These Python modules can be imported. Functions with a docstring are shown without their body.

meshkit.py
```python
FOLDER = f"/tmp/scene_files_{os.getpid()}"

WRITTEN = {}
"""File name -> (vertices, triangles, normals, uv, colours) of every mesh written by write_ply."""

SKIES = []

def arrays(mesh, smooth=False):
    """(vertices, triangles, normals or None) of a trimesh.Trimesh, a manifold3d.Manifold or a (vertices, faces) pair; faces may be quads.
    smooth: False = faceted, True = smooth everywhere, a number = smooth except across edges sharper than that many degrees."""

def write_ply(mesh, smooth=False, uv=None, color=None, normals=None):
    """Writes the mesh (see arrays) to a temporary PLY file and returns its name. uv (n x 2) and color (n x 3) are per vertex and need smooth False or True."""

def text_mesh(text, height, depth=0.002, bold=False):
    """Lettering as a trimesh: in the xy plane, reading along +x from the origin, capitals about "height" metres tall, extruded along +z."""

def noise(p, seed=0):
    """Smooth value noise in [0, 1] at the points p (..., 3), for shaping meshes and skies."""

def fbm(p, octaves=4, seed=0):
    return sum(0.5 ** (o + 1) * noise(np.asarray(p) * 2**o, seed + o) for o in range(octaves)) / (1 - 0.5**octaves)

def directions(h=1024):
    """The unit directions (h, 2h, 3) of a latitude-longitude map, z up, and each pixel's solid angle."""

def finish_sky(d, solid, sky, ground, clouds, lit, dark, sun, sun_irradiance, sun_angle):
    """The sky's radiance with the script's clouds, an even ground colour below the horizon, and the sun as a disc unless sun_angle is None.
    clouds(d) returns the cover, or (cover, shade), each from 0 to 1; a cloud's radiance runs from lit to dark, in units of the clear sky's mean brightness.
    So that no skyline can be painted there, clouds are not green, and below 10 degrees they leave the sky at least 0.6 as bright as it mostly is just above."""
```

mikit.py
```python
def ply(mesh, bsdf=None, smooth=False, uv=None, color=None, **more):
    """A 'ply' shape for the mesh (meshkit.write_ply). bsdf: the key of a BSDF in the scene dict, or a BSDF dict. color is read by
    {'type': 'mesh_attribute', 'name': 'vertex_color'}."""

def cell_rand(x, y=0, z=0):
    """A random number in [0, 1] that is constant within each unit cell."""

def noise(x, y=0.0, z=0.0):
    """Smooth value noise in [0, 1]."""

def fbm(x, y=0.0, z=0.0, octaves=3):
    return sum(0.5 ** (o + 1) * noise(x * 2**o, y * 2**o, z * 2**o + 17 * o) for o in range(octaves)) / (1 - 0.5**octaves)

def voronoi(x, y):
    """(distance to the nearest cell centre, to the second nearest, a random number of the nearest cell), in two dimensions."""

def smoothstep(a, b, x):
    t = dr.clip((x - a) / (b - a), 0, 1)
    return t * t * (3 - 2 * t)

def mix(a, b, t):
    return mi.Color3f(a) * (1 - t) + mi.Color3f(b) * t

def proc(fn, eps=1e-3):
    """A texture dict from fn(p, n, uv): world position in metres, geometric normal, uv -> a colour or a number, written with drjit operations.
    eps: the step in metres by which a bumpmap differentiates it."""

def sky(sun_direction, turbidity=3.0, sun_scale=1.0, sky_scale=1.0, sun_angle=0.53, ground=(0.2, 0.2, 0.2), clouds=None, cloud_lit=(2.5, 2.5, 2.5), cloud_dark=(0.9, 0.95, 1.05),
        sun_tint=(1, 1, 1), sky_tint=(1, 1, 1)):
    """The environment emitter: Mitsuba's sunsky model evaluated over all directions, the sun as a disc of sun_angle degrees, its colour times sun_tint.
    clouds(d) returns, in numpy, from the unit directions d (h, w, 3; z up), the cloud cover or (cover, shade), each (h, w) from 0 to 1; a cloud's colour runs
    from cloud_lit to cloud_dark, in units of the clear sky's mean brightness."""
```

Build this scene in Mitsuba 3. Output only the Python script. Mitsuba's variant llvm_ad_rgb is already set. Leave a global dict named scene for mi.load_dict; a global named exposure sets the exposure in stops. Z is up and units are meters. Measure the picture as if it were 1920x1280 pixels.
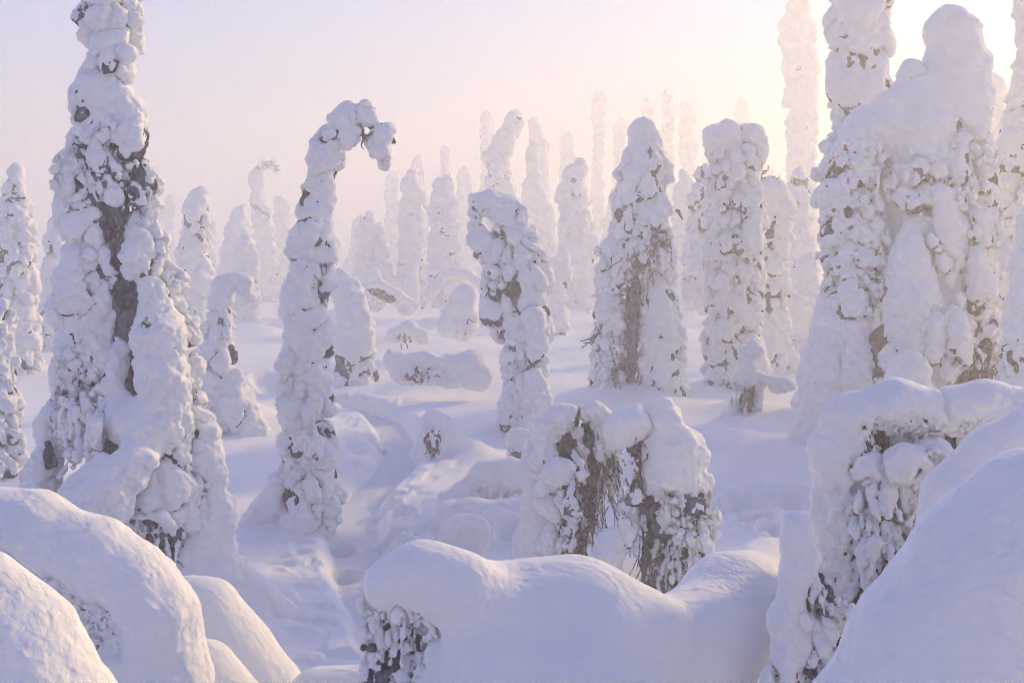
import math, numpy as np, drjit as dr, mitsuba as mi, mikit, meshkit
from scipy.spatial import cKDTree
from shapely.geometry import Polygon, Point
from scipy.ndimage import zoom
from scipy.sparse import coo_matrix
from scipy.sparse.csgraph import connected_components

T = mi.ScalarTransform4f
scene, labels = {}, {}

# ------------------------------------------------------------------ camera, sky, haze, exposure
CAM_H, FOC, HOR = 3.9, 2318.0, 420.0          # metres above the snow, focal length and horizon row for a 1920 x 1280 frame
scene['camera'] = {
    'type': 'perspective', 'fov': 45.0, 'fov_axis': 'x', 'near_clip': 0.05, 'far_clip': 3000.0,
    'principal_point_offset_y': (640 - HOR) / 1280.0,
    'to_world': T().look_at(origin=[0, 0, CAM_H], target=[0, 10, CAM_H], up=[0, 0, 1]),
    'medium': {'type': 'ref', 'id': 'haze_air'},
}
SUN_AZ, SUN_EL = math.radians(46), math.radians(23)
SUN = np.array([math.sin(SUN_AZ) * math.cos(SUN_EL), math.cos(SUN_AZ) * math.cos(SUN_EL), math.sin(SUN_EL)])


def veil(d):
    """thin mist over the whole sky, thicker along slanting sight lines towards the horizon"""
    path = 1 / np.maximum(d[..., 2], 0.03)
    return 1 - np.exp(-0.13 * path * (0.8 + 0.4 * meshkit.fbm(d * 2.0, 2, 4))), np.zeros(d.shape[:2])


scene['sky'] = mikit.sky(SUN.tolist(), turbidity=3, sun_scale=0.78, sky_scale=0.60, sun_angle=5.0, ground=(0.6, 0.62, 0.7), clouds=veil,
                         cloud_lit=(1.85, 1.95, 2.35), cloud_dark=(0.8, 0.9, 1.35), sun_tint=(1.0, 0.90, 0.42), sky_tint=(0.34, 0.93, 2.1))
scene['haze_air'] = {'type': 'homogeneous', 'albedo': {'type': 'rgb', 'value': [0.96, 0.955, 0.965]}, 'sigma_t': 0.0122,
                     'phase': {'type': 'hg', 'g': 0.5}}
exposure = 2.36

# ------------------------------------------------------------------ materials


def snow_bump(p, n, uv):
    return mikit.fbm(p.x * 32, p.y * 32, p.z * 32, octaves=4) - 0.5


def frost_colour(p, n, uv):
    a = mikit.fbm(p.x * 13, p.y * 13, p.z * 6, octaves=3)
    b = mikit.fbm(p.x * 4 + 9, p.y * 4, p.z * 2.5, octaves=2)
    base = mikit.mix([0.006, 0.004, 0.010], [0.065, 0.040, 0.070], a)
    return mikit.mix(base, [0.36, 0.345, 0.44], mikit.smoothstep(0.42, 0.66, 0.6 * a + 0.2 * b + 0.25 * mikit.noise(p.x * 45, p.y * 45, p.z * 16)) * 0.32)


def twig_colour(p, n, uv):
    return mikit.mix([0.085, 0.042, 0.048], [0.40, 0.34, 0.37], mikit.smoothstep(0.45, 0.8, mikit.noise(p.x * 40, p.y * 40, p.z * 30)))


def snow_tone(p, n, uv):
    a = mikit.fbm(p.x * 3.1, p.y * 3.1, p.z * 3.1, octaves=2)
    return mikit.mix([0.72, 0.735, 0.76], [0.78, 0.785, 0.80], a)


scene['snow_mat'] = {'type': 'twosided', 'bsdf': {'type': 'bumpmap', 'scale': 0.014, 'arbitrary': mikit.proc(snow_bump, 2e-3),
                     'bsdf': {'type': 'principled', 'base_color': mikit.proc(snow_tone), 'roughness': 0.75, 'specular': 0.25}}}
scene['trodden_mat'] = {'type': 'twosided', 'bsdf': {'type': 'bumpmap', 'scale': 0.03, 'arbitrary': mikit.proc(snow_bump, 2e-3),
                        'bsdf': {'type': 'principled', 'base_color': {'type': 'rgb', 'value': [0.66, 0.685, 0.73]}, 'roughness': 0.6, 'specular': 0.3}}}
scene['foliage_mat'] = {'type': 'twosided', 'bsdf': {'type': 'diffuse', 'reflectance': mikit.proc(frost_colour)}}
scene['twig_mat'] = {'type': 'twosided', 'bsdf': {'type': 'diffuse', 'reflectance': mikit.proc(twig_colour)}}

# ------------------------------------------------------------------ helpers


FAR_STRETCH = 2.4


def far_off(d):
    """the fell drops away beyond 38 m, so what stands behind is farther than a level ground would put it"""
    return d if d < 38 else 38 + (d - 38) * FAR_STRETCH


def P(px, py, d, dd=0.0):
    """the point on the photograph's ray (px, py) at distance d, moved dd metres away from the camera's row"""
    return np.array([(px - 960) / FOC * d, d + dd, CAM_H - (py - HOR) / FOC * d])


def base_d(py):
    return CAM_H * FOC / (py - HOR)


def numbered(name):
    if name not in labels:
        return name
    n = 1
    while f'{name}_{n:03d}' in labels:
        n += 1
    return f'{name}_{n:03d}'


def part(key, name):
    k = f'{key}__{name}'
    if k not in scene:
        return k
    n = 1
    while f'{k}_{n:03d}' in scene:
        n += 1
    return f'{k}_{n:03d}'


def put(key, v, f, n, mat):
    if len(f) < 4:
        return
    used = np.unique(f)
    re = np.full(len(v), -1); re[used] = np.arange(len(used))
    path = meshkit.write_ply((v[used], re[f]), False, normals=n[used])
    scene[key] = {'type': 'ply', 'filename': path, 'face_normals': False, 'bsdf': {'type': 'ref', 'id': mat}}


def normals(v, f):
    fn = np.cross(v[f[:, 1]] - v[f[:, 0]], v[f[:, 2]] - v[f[:, 0]])
    n = np.zeros_like(v)
    for k in range(3):
        for c in range(3):
            n[:, c] += np.bincount(f[:, k], fn[:, c], len(v))
    return n / np.maximum(np.linalg.norm(n, axis=1, keepdims=True), 1e-12)


EDGES = [((0, 0, 0), (1, 0, 0)), ((0, 1, 0), (1, 1, 0)), ((0, 0, 1), (1, 0, 1)), ((0, 1, 1), (1, 1, 1)),
         ((0, 0, 0), (0, 1, 0)), ((1, 0, 0), (1, 1, 0)), ((0, 0, 1), (0, 1, 1)), ((1, 0, 1), (1, 1, 1)),
         ((0, 0, 0), (0, 0, 1)), ((1, 0, 0), (1, 0, 1)), ((0, 1, 0), (0, 1, 1)), ((1, 1, 0), (1, 1, 1))]


def surface_nets(g, lo, h):
    s = (g < 0)
    c = np.zeros(tuple(k - 1 for k in g.shape), np.uint8)
    for a in np.ndindex(2, 2, 2):
        c += s[a[0]:s.shape[0] - 1 + a[0], a[1]:s.shape[1] - 1 + a[1], a[2]:s.shape[2] - 1 + a[2]]
    act = (c > 0) & (c < 8)
    ii = np.argwhere(act)
    if not len(ii):
        return np.zeros((0, 3)), np.zeros((0, 3), int)
    idx = np.full(act.shape, -1, np.int32)
    idx[act] = np.arange(len(ii))
    acc, cnt = np.zeros((len(ii), 3), np.float32), np.zeros(len(ii), np.float32)
    for a, b in EDGES:
        va = g[ii[:, 0] + a[0], ii[:, 1] + a[1], ii[:, 2] + a[2]]
        vb = g[ii[:, 0] + b[0], ii[:, 1] + b[1], ii[:, 2] + b[2]]
        m = (va < 0) != (vb < 0)
        t = np.where(m, va / np.where(m, va - vb, 1), 0)
        acc += m[:, None] * (np.array(a) + t[:, None] * (np.array(b) - np.array(a)))
        cnt += m
    v = lo + (ii + acc / cnt[:, None]) * h
    faces = []
    for ax in range(3):
        o1, o2 = (ax + 1) % 3, (ax + 2) % 3
        n = g.shape[ax]
        a = np.take(s, range(0, n - 1), ax); b = np.take(s, range(1, n), ax)
        e = np.argwhere(a != b)
        e = e[(e[:, o1] >= 1) & (e[:, o1] < g.shape[o1] - 1) & (e[:, o2] >= 1) & (e[:, o2] < g.shape[o2] - 1)]
        if not len(e):
            continue
        ins = s[e[:, 0], e[:, 1], e[:, 2]]
        def cell(d1, d2):
            q = e.copy(); q[:, o1] -= d1; q[:, o2] -= d2
            return idx[q[:, 0], q[:, 1], q[:, 2]]
        q = np.stack([cell(1, 1), cell(0, 1), cell(0, 0), cell(1, 0)], 1)
        q[~ins] = q[~ins][:, ::-1]
        faces.append(q)
    q = np.vstack(faces)
    q = q[(q >= 0).all(1)]
    return v, np.vstack([q[:, [0, 1, 2]], q[:, [0, 2, 3]]])


def smin(a, b, k):
    if k <= 1e-6:
        return np.minimum(a, b)
    hh = np.maximum(k - np.abs(a - b), 0) / k
    return np.minimum(a, b) - hh * hh * k * 0.25


class Cone:
    def __init__(s, a, b, ra, rb):
        s.a, s.b, s.ra, s.rb = np.asarray(a, np.float32), np.asarray(b, np.float32), ra, rb
        s.lo = np.minimum(s.a - ra, s.b - rb); s.hi = np.maximum(s.a + ra, s.b + rb)

    def __call__(s, x, y, z):
        ab = s.b - s.a
        L = max(float(ab @ ab), 1e-9)
        t = np.clip(((x - s.a[0]) * ab[0] + (y - s.a[1]) * ab[1] + (z - s.a[2]) * ab[2]) / L, 0, 1)
        d = np.sqrt((x - s.a[0] - t * ab[0]) ** 2 + (y - s.a[1] - t * ab[1]) ** 2 + (z - s.a[2] - t * ab[2]) ** 2)
        return d - (s.ra + t * (s.rb - s.ra))


class Blob:
    """an ellipsoid: centre, radii, rows of R are its axes"""
    def __init__(s, c, r, R=None):
        s.c, s.r = np.asarray(c, np.float32), np.asarray(r, np.float32)
        s.R = np.eye(3, dtype=np.float32) if R is None else np.asarray(R, np.float32)
        e = np.sqrt(((s.R * s.r[:, None]) ** 2).sum(0))
        s.lo, s.hi = s.c - e, s.c + e

    def __call__(s, x, y, z):
        dx, dy, dz = x - s.c[0], y - s.c[1], z - s.c[2]
        k0 = k1 = 0
        for i in range(3):
            q = (dx * s.R[i, 0] + dy * s.R[i, 1] + dz * s.R[i, 2]) / s.r[i]
            k0 = k0 + q * q
            k1 = k1 + (q / s.r[i]) ** 2
        k0 = np.sqrt(k0)
        return k0 * (k0 - 1) / np.maximum(np.sqrt(k1), 1e-6)


BIG = 1.0


def field(prims, lo, shape, h, own=None, warp=None):
    """the signed field of the pieces; with own also who is nearest and how close the runner-up is (its second and third values)"""
    g = np.full(shape, BIG, np.float32)
    if own is not None:
        m1, m2, who = g.copy(), g.copy(), np.zeros(shape, np.int32)
    ax = [lo[i] + np.arange(shape[i], dtype=np.float32) * h for i in range(3)]
    for n, (prim, k, op, tag, cid) in enumerate(prims):
        m = k + 2.5 * h
        if own is not None:
            m = max(m, 5 * h)
        i0 = np.maximum(np.floor((prim.lo - m - lo) / h).astype(int), 0)
        i1 = np.minimum(np.ceil((prim.hi + m - lo) / h).astype(int) + 1, shape)
        if (i1 <= i0).any():
            continue
        sl = tuple(slice(a, b) for a, b in zip(i0, i1))
        xyz = ax[0][sl[0]][:, None, None], ax[1][sl[1]][None, :, None], ax[2][sl[2]][None, None, :]
        if warp is not None:
            xyz = [q + w[sl] for q, w in zip(xyz, warp)]
        v = prim(*xyz).astype(np.float32)
        old = g[sl]
        if op == 'add':
            if own is not None:
                a1, a2, w = m1[sl], m2[sl], who[sl]
                near, same = v < a1, w == cid
                m2[sl] = np.where(same, a2, np.where(near, a1, np.minimum(a2, v)))
                m1[sl] = np.minimum(a1, v)
                o = own[sl]; o[near] = tag; own[sl] = o
                w[near] = cid; who[sl] = w
            g[sl] = smin(old, v, k)
        else:
            g[sl] = -smin(-old, v, k)
    return g if own is None else (g, m2 - m1)


def sample(g, lo, h, v):
    i = np.clip(np.round((v - lo) / h).astype(int), 0, np.array(g.shape) - 1)
    return g[i[:, 0], i[:, 1], i[:, 2]]


def billow(v, cell, seed):
    """rounded lumps about a cell across: 1 at their middles, 0 in the creases"""
    rng = np.random.default_rng(seed)
    ii = np.unique(np.floor(v / cell).astype(np.int64), axis=0)
    near = np.unique((ii[:, None] + np.array(list(np.ndindex(3, 3, 3)))[None] - 1).reshape(-1, 3), axis=0)
    pts = (near + rng.random((len(near), 3))) * cell
    d = cKDTree(pts).query(v, k=2)[0]
    return 1 - np.clip(d[:, 0] / cell, 0, 1) ** 2 * 1.3


def sstep(a, b, x):
    t = np.clip((x - a) / (b - a), 0, 1)
    return t * t * (3 - 2 * t)


def unit(a):
    return a / max(np.linalg.norm(a), 1e-9)


def largest(f, m):
    """of the faces chosen by m, those of the biggest connected piece"""
    if not m.any():
        return m
    i = np.nonzero(m)[0]
    u, q = np.unique(f[i], return_inverse=True)
    q = q.reshape(-1, 3)
    a = coo_matrix((np.ones(2 * len(q)), (np.r_[q[:, 0], q[:, 0]], np.r_[q[:, 1], q[:, 2]])), shape=(len(u), len(u)))
    c = connected_components(a, directed=False)[1][q[:, 0]]
    out = np.zeros(len(m), bool)
    out[i[c == np.bincount(c).argmax()]] = True
    return out


def crumbs(f):
    """the faces without loose crumbs, and whether more than one piece is left"""
    if len(f) < 4:
        return f, False
    u, q = np.unique(f, return_inverse=True)
    q = q.reshape(-1, 3)
    a = coo_matrix((np.ones(2 * len(q)), (np.r_[q[:, 0], q[:, 0]], np.r_[q[:, 1], q[:, 2]])), shape=(len(u), len(u)))
    c = connected_components(a, directed=False)[1][q[:, 0]]
    n = np.bincount(c)
    ok = n >= 40
    return f[ok[c]], ok.sum() > 1


class Snow:
    """one snow-covered thing, put together from rounded pieces of snow over dark frosted branches"""
    def __init__(s, name, label, cat, d, seed, group=None, rough=1.0, px=2.05, pieces=0, crack=1.0):
        s.crack = crack
        s.key = numbered(name)
        labels[s.key] = {'label': label, 'category': cat}
        if group:
            labels[s.key]['group'] = group
        d = far_off(d)
        s.d, s.rng, s.seed = d, np.random.default_rng(seed), seed
        s.prims, s.dark, s.rough = [], [], rough
        s.h = max(0.011, d / 1236.0 * px)
        s.skip, s.twigs, s.names, s.pieces = [], [], {0: 'snow_coat'}, pieces
        s.tagn, s.cid = 0, 10

    def new(s):
        s.cid += 1
        return s.cid

    def tag(s, name):
        s.tagn += 1
        s.names[s.tagn] = name
        return s.tagn

    def p(s, q):
        """(px, py, r_px[, dd]) -> point, radius"""
        return P(q[0], q[1], s.d, q[3] if len(q) > 3 else 0.0), q[2] / FOC * s.d

    def limb(s, pts, k=0.08, part=None, flat=1.0):
        t = s.tag(part) if part else 0
        cid = 1 if k >= .1 else s.new()
        for a, b in zip(pts[:-1], pts[1:]):
            (pa, ra), (pb, rb) = s.p(a), s.p(b)
            s.prims.append((Cone(pa, pb, ra, rb), k, 'add', t, cid))

    def ball(s, q, r=None, k=0.05, part=None):
        """(px, py, r_px, dd); r = (rx, ry, rz) in px"""
        t = s.tag(part) if part else 0
        c, rr = s.p(q)
        R = np.array(r, float) / FOC * s.d if r is not None else np.array([rr] * 3)
        s.prims.append((Blob(c, R), k, 'add', t, s.new()))

    def carve(s, pts, k=0.03):
        for a, b in zip(pts[:-1], pts[1:]):
            (pa, ra), (pb, rb) = s.p(a), s.p(b)
            s.prims.append((Cone(pa, pb, ra, rb), k, 'cut', 0, 0))

    def rime(s, poly, n, size=(9, 20), sink=.35, long=1.3, k=0.012, creases=True):
        """small crusted lumps scattered over the near surface within a polygon of the photograph"""
        rng = s.rng
        pg = Polygon(poly)
        x0, y0, x1, y1 = pg.bounds
        new = []
        while n > 0:
            n -= 1
            x, y = rng.uniform(x0, x1), rng.uniform(y0, y1)
            if not pg.contains(Point(x, y)):
                continue
            r = rng.uniform(*size) * .5 * (0.7 + .6 * rng.random() ** 2)
            f = s.front(x, y)
            if f is None:
                continue
            c, rr = s.p((x, y, r, f + sink * r / FOC * s.d))
            t = unit(np.array([rng.normal(0, .25), 0, -1]))
            u = unit(np.cross(t, [0, 1, 0]))
            new.append((Blob(c, np.array([long, 1, .9]) * rr, np.array([t, u, np.cross(t, u)])), k, 'add', 0, s.new() if creases else 1))
        s.prims += new

    def recess(s, pts, deep=.5):
        """a gap in the snow with the dark branches showing at its back"""
        m = s.d / FOC
        q = [s.seat(a, .15) for a in pts]
        s.carve(q, .02)
        s.core([(a[0], a[1], a[2] * 1.25, a[3] + a[2] * m * (deep + 1.0)) for a in q])

    def dark_strands(s, tops, length, width=(8, 14), n=10):
        """lumpy bare branches hanging in a recess"""
        keep, s.prims, n0 = s.prims, list(s.prims), len(s.prims)
        s.strands(tops, length, width, n=n, part='snow_coat')
        s.dark += [(q, .01, 'add', 0, 0) for q, *_ in s.prims[n0:]]
        s.prims = keep

    def core(s, pts):
        for a, b in zip(pts[:-1], pts[1:]):
            (pa, ra), (pb, rb) = s.p(a), s.p(b)
            s.dark.append((Cone(pa, pb, ra, rb), 0.03, 'add', 0, 0))

    def lobes(s, pts, size=(30, 60), dark=0.03, fill=0.64, cover=1.0, droop=0.45, k=0.008, part='snow_clump', up=0.0, long=1.25, core=0.0, out=0.74, under=0.10, fine=0.28):
        """clumps of snow hanging like shingles round a bough or stem; sizes in pixels of the photograph"""
        rng, m = s.rng, s.d / FOC
        P3 = [s.p(q) for q in pts]
        X = np.array([a for a, _ in P3]); Rr = np.array([r for _, r in P3])
        seg = np.linalg.norm(np.diff(X, axis=0), axis=1)
        cum = np.r_[0, np.cumsum(seg)]
        if fill:
            for i in range(len(X) - 1):
                s.prims.append((Cone(X[i], X[i + 1], Rr[i] * fill, Rr[i + 1] * fill), 0.05, 'add', 0, 2))
        if core:
            for i in range(len(X) - 1):
                s.dark.append((Cone(X[i], X[i + 1], Rr[i] * core, Rr[i + 1] * core), 0.03, 'add', 0, 0))
        smean = 0.5 * (size[0] + size[1]) * m
        at = smean * 0.2
        new = []
        while at < cum[-1]:
            x = np.array([np.interp(at, cum, X[:, i]) for i in range(3)])
            r = np.interp(at, cum, Rr)
            j = min(np.searchsorted(cum, at, 'right') - 1, len(seg) - 1)
            t = unit(X[j + 1] - X[j])
            u = unit(np.cross(t, [0.3, 1, 0.1])); w = np.cross(t, u)
            cnt = max(3, int(round(2 * math.pi * max(r - .3 * smean, .5 * r) / (smean * 0.74) * cover)))
            a0 = rng.random() * 7
            for q in range(cnt):
                a = a0 + (q + rng.uniform(-.35, .35)) * 2 * math.pi / cnt
                n = math.cos(a) * u + math.sin(a) * w
                sz = rng.uniform(*size) * m * (0.62 + 0.95 * rng.random() ** 2.5)
                c = x + n * max(r * 1.03 - .40 * sz, .25 * r) + t * rng.uniform(-.55, .55) * smean
                qx, qy = 960 + c[0] / c[1] * FOC, HOR + (CAM_H - c[2]) / c[1] * FOC
                if n[1] < 0.2 and any(math.hypot(qx - hx, qy - hy) < hr for hx, hy, hr in s.skip):
                    continue
                g = np.array([0, 0, -1.0]); g = g - n * (g @ n)
                L = unit(g + n * droop + rng.normal(0, .16, 3)) if np.linalg.norm(g) > 0.3 else unit(t + rng.normal(0, .2, 3))
                W = unit(np.cross(L, n)); N = np.cross(W, L)
                rad = np.array([0.60 * long, 0.48, 0.40]) * sz * rng.uniform(0.85, 1.15, 3)
                if n[2] > 0.5:
                    rad = rad * (1 + up)
                new.append((sz, c, rad, np.array([L, W, N]), n, s.new()))
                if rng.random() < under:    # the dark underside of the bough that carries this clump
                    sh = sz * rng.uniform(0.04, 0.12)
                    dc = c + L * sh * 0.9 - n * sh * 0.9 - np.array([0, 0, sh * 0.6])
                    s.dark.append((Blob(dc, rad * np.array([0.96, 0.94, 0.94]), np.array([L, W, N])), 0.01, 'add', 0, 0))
                if rng.random() < dark:
                    dc = c + L * rad[0] * 0.8 - n * 0.22 * sz - np.array([0, 0, 0.10 * sz])
                    s.dark.append((Blob(dc, rad * np.array([0.5, 0.7, 0.7]) * rng.uniform(.5, 1.0)), 0.02, 'add', 0, 0))
            at += smean * rng.uniform(0.42, 0.62)
        extra = []
        for sz, c, rad, R, n, cid in new:    # smaller lumps of rime along the lower edges
            for _ in range(rng.poisson(fine * 2.2)):
                a = rng.uniform(-1, 1)
                q = c + R[0] * rad[0] * rng.uniform(.35, .9) * math.cos(a * 1.2) + R[1] * rad[1] * a * 0.9 + n * rad[2] * rng.uniform(-.1, .45)
                zz = sz * rng.uniform(.16, .30)
                extra.append((zz, q, np.array([.62, .5, .5]) * zz, R, cid if rng.random() < .6 else s.new()))
        rng.shuffle(new)
        for zz, q, rr, R, cid in extra:
            s.prims.append((Blob(q, rr, R), k, 'add', 0, cid))
        for sz, c, rad, R, n, cid in new:
            s.prims.append((Blob(c, rad, R), k, 'add', s.tag(part), cid))

    def strands(s, tops, length, width=(9, 15), dd=(-0.1, 0.1), k=0.02, n=10, sway=6, part='hanging_branch', auto=True):
        """rime-coated twigs hanging down: tops = polyline in px along which they start"""
        rng = s.rng
        tp = np.array(tops, float)
        for i in range(n):
            t = (i + rng.uniform(.1, .9)) / n * (len(tp) - 1)
            x, y = (np.interp(t, np.arange(len(tp)), tp[:, c]) for c in (0, 1))
            L, off, tg = rng.uniform(*length), rng.uniform(*dd), s.tag(part)
            fr = s.front(x, y + L * .3) if auto else None
            if fr is not None:
                off = fr + rng.uniform(-.4, .5) * width[0] / FOC * s.d
            steps = max(4, int(L / 16))
            w, cid = rng.uniform(*width), s.new()
            q = []
            for j in range(steps + 1):
                f = j / steps
                q.append((x, y + L * f, max(2.2, w * 0.5 * (1 - 0.6 * f) * rng.uniform(.65, 1.35)), off))
                x += rng.normal(0, sway) * 0.4
                off += rng.normal(0, .012)
            for a, b in zip(q[:-1], q[1:]):
                (pa, ra), (pb, rb) = s.p(a), s.p(b)
                s.prims.append((Cone(pa, pb, ra, rb), k, 'add', tg, cid))

    def flap(s, pts, k=0.02, fringe=(9, 17), part='snow_bough', n=None, dark=True, sink=.25):
        """a drooping bough under smooth snow, its lower rim ragged with rime and dark below"""
        rng = s.rng
        pts = [s.seat(q, sink) for q in pts]
        pts = [q[:3] + (min(q[3], pts[max(i - 1, 0)][3] + .05),) for i, q in enumerate(pts)]
        s.limb(pts, k, part)
        x, y, r = pts[-1][:3]
        dd = pts[-1][3] if len(pts[-1]) > 3 else 0.0
        t = s.tagn
        n = n or int(2.2 * r / (0.5 * sum(fringe)) * 1.4)
        for i in range(n):
            a = math.radians(-165 + 150 * (i + rng.uniform(0, 1)) / n)
            q = rng.uniform(*fringe) * 0.55
            rho = r * rng.uniform(.72, 1.04)
            c, rr = s.p((x + math.cos(a) * rho, y - math.sin(a) * rho, q, dd - r / FOC * s.d * rng.uniform(-.6, .5)))
            s.prims.append((Blob(c, [rr * 1.0, rr * 1.0, rr * 1.35]), 0.012, 'add', t, s.new()))
        if dark:
            m = s.d / FOC
            q = [(a[0], a[1] + r * .22, a[2] * .93, (a[3] if len(a) > 3 else 0) + r * m * .25) for a in pts[-2:]]
            s.core(q)

    def hole(s, px, py, r, dd=0.0):
        """no clumps start here on the near side"""
        s.skip.append((px, py, r))

    def front(s, px, py):
        """how far before or behind the thing's own row its surface stands at (px, py), or None"""
        y = np.arange(-2.6, 2.6, 0.02, dtype=np.float32)
        x0 = P(px, py, s.d)
        X = x0[0] * (s.d + y) / s.d; Z = CAM_H + (x0[2] - CAM_H) * (s.d + y) / s.d
        g = np.full(len(y), 9.0)
        for prim, k, op, *_ in s.prims + s.dark:
            if prim.lo[0] - .3 < x0[0] < prim.hi[0] + .3 and prim.lo[2] - .3 < x0[2] < prim.hi[2] + .3:
                v = prim(X, y + s.d, Z)
                g = np.minimum(g, v) if op == 'add' else np.maximum(g, -v)
        i = np.nonzero(g < 0)[0]
        return float(y[i[0]]) if len(i) else None

    def seat(s, q, sink, default=0.0):
        """(px, py, r) set on the surface seen there, its middle sunk by sink radii"""
        f = s.front(q[0], q[1])
        return (q[0], q[1], q[2], (q[3] if len(q) > 3 else default) if f is None else f + sink * q[2] / FOC * s.d)

    def twig(s, px, py, L, r=2.2, dd=0.0, ang=None, n=1, spread=10, bend=0.3):
        """thin bare twigs: L and spread in px"""
        rng, m = s.rng, s.d / FOC
        for _ in range(n):
            qx, qy = px + rng.normal(0, spread), py + rng.normal(0, spread)
            fr = s.front(qx, qy)
            a = P(qx, qy, s.d, dd + rng.normal(0, spread) * m if fr is None else fr + .01)
            an = rng.normal(-math.pi / 2, 0.5) if ang is None else ang + rng.normal(0, .35)
            dv = np.array([math.cos(an), rng.normal(0, .3), math.sin(an)])
            ln = L * m * rng.uniform(.5, 1.3)
            pts = [a]
            for j in range(5):
                pts.append(pts[-1] + dv * ln / 5)
                dv = unit(dv + rng.normal(0, bend, 3) + np.array([0, 0, -0.1]))
            s.twigs.append((np.array(pts), np.linspace(r, r * 0.4, 6) * m))

    def build(s):
        allp = [q[0] for q in s.prims if q[2] == 'add'] + [q[0] for q in s.dark]
        h = s.h
        lo = np.min([q.lo for q in allp], 0) - 3 * h
        hi = np.max([q.hi for q in allp], 0) + 3 * h
        lo[2] = max(lo[2], -0.6 if s.d < 38 else -3.4)
        shape = np.ceil((hi - lo) / h).astype(int) + 1
        own = np.zeros(shape, np.int16)
        warp = None
        if s.rough > .1:                       # no clump is an even egg: bend the space they are laid in
            st = max(1, int(.05 / h))
            ns = shape // st + 2
            q = lo + np.stack(np.meshgrid(*[np.arange(k) * st * h for k in ns], indexing='ij'), -1)
            warp = []
            for i in range(3):
                w = .11 * (meshkit.noise(q * 3.6, s.seed + 60 + i) - .5) + .05 * (meshkit.noise(q * 9, s.seed + 63 + i) - .5)
                w = zoom(w.astype(np.float32) * min(1, s.rough * 1.2), st, order=1, grid_mode=True, mode='nearest') if st > 1 else w.astype(np.float32)
                warp.append(w[:shape[0], :shape[1], :shape[2]])
        g, gap = field(s.prims, lo, shape, h, own, warp)
        c = field(s.dark, lo, shape, h, warp=warp) if s.dark else None
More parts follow.
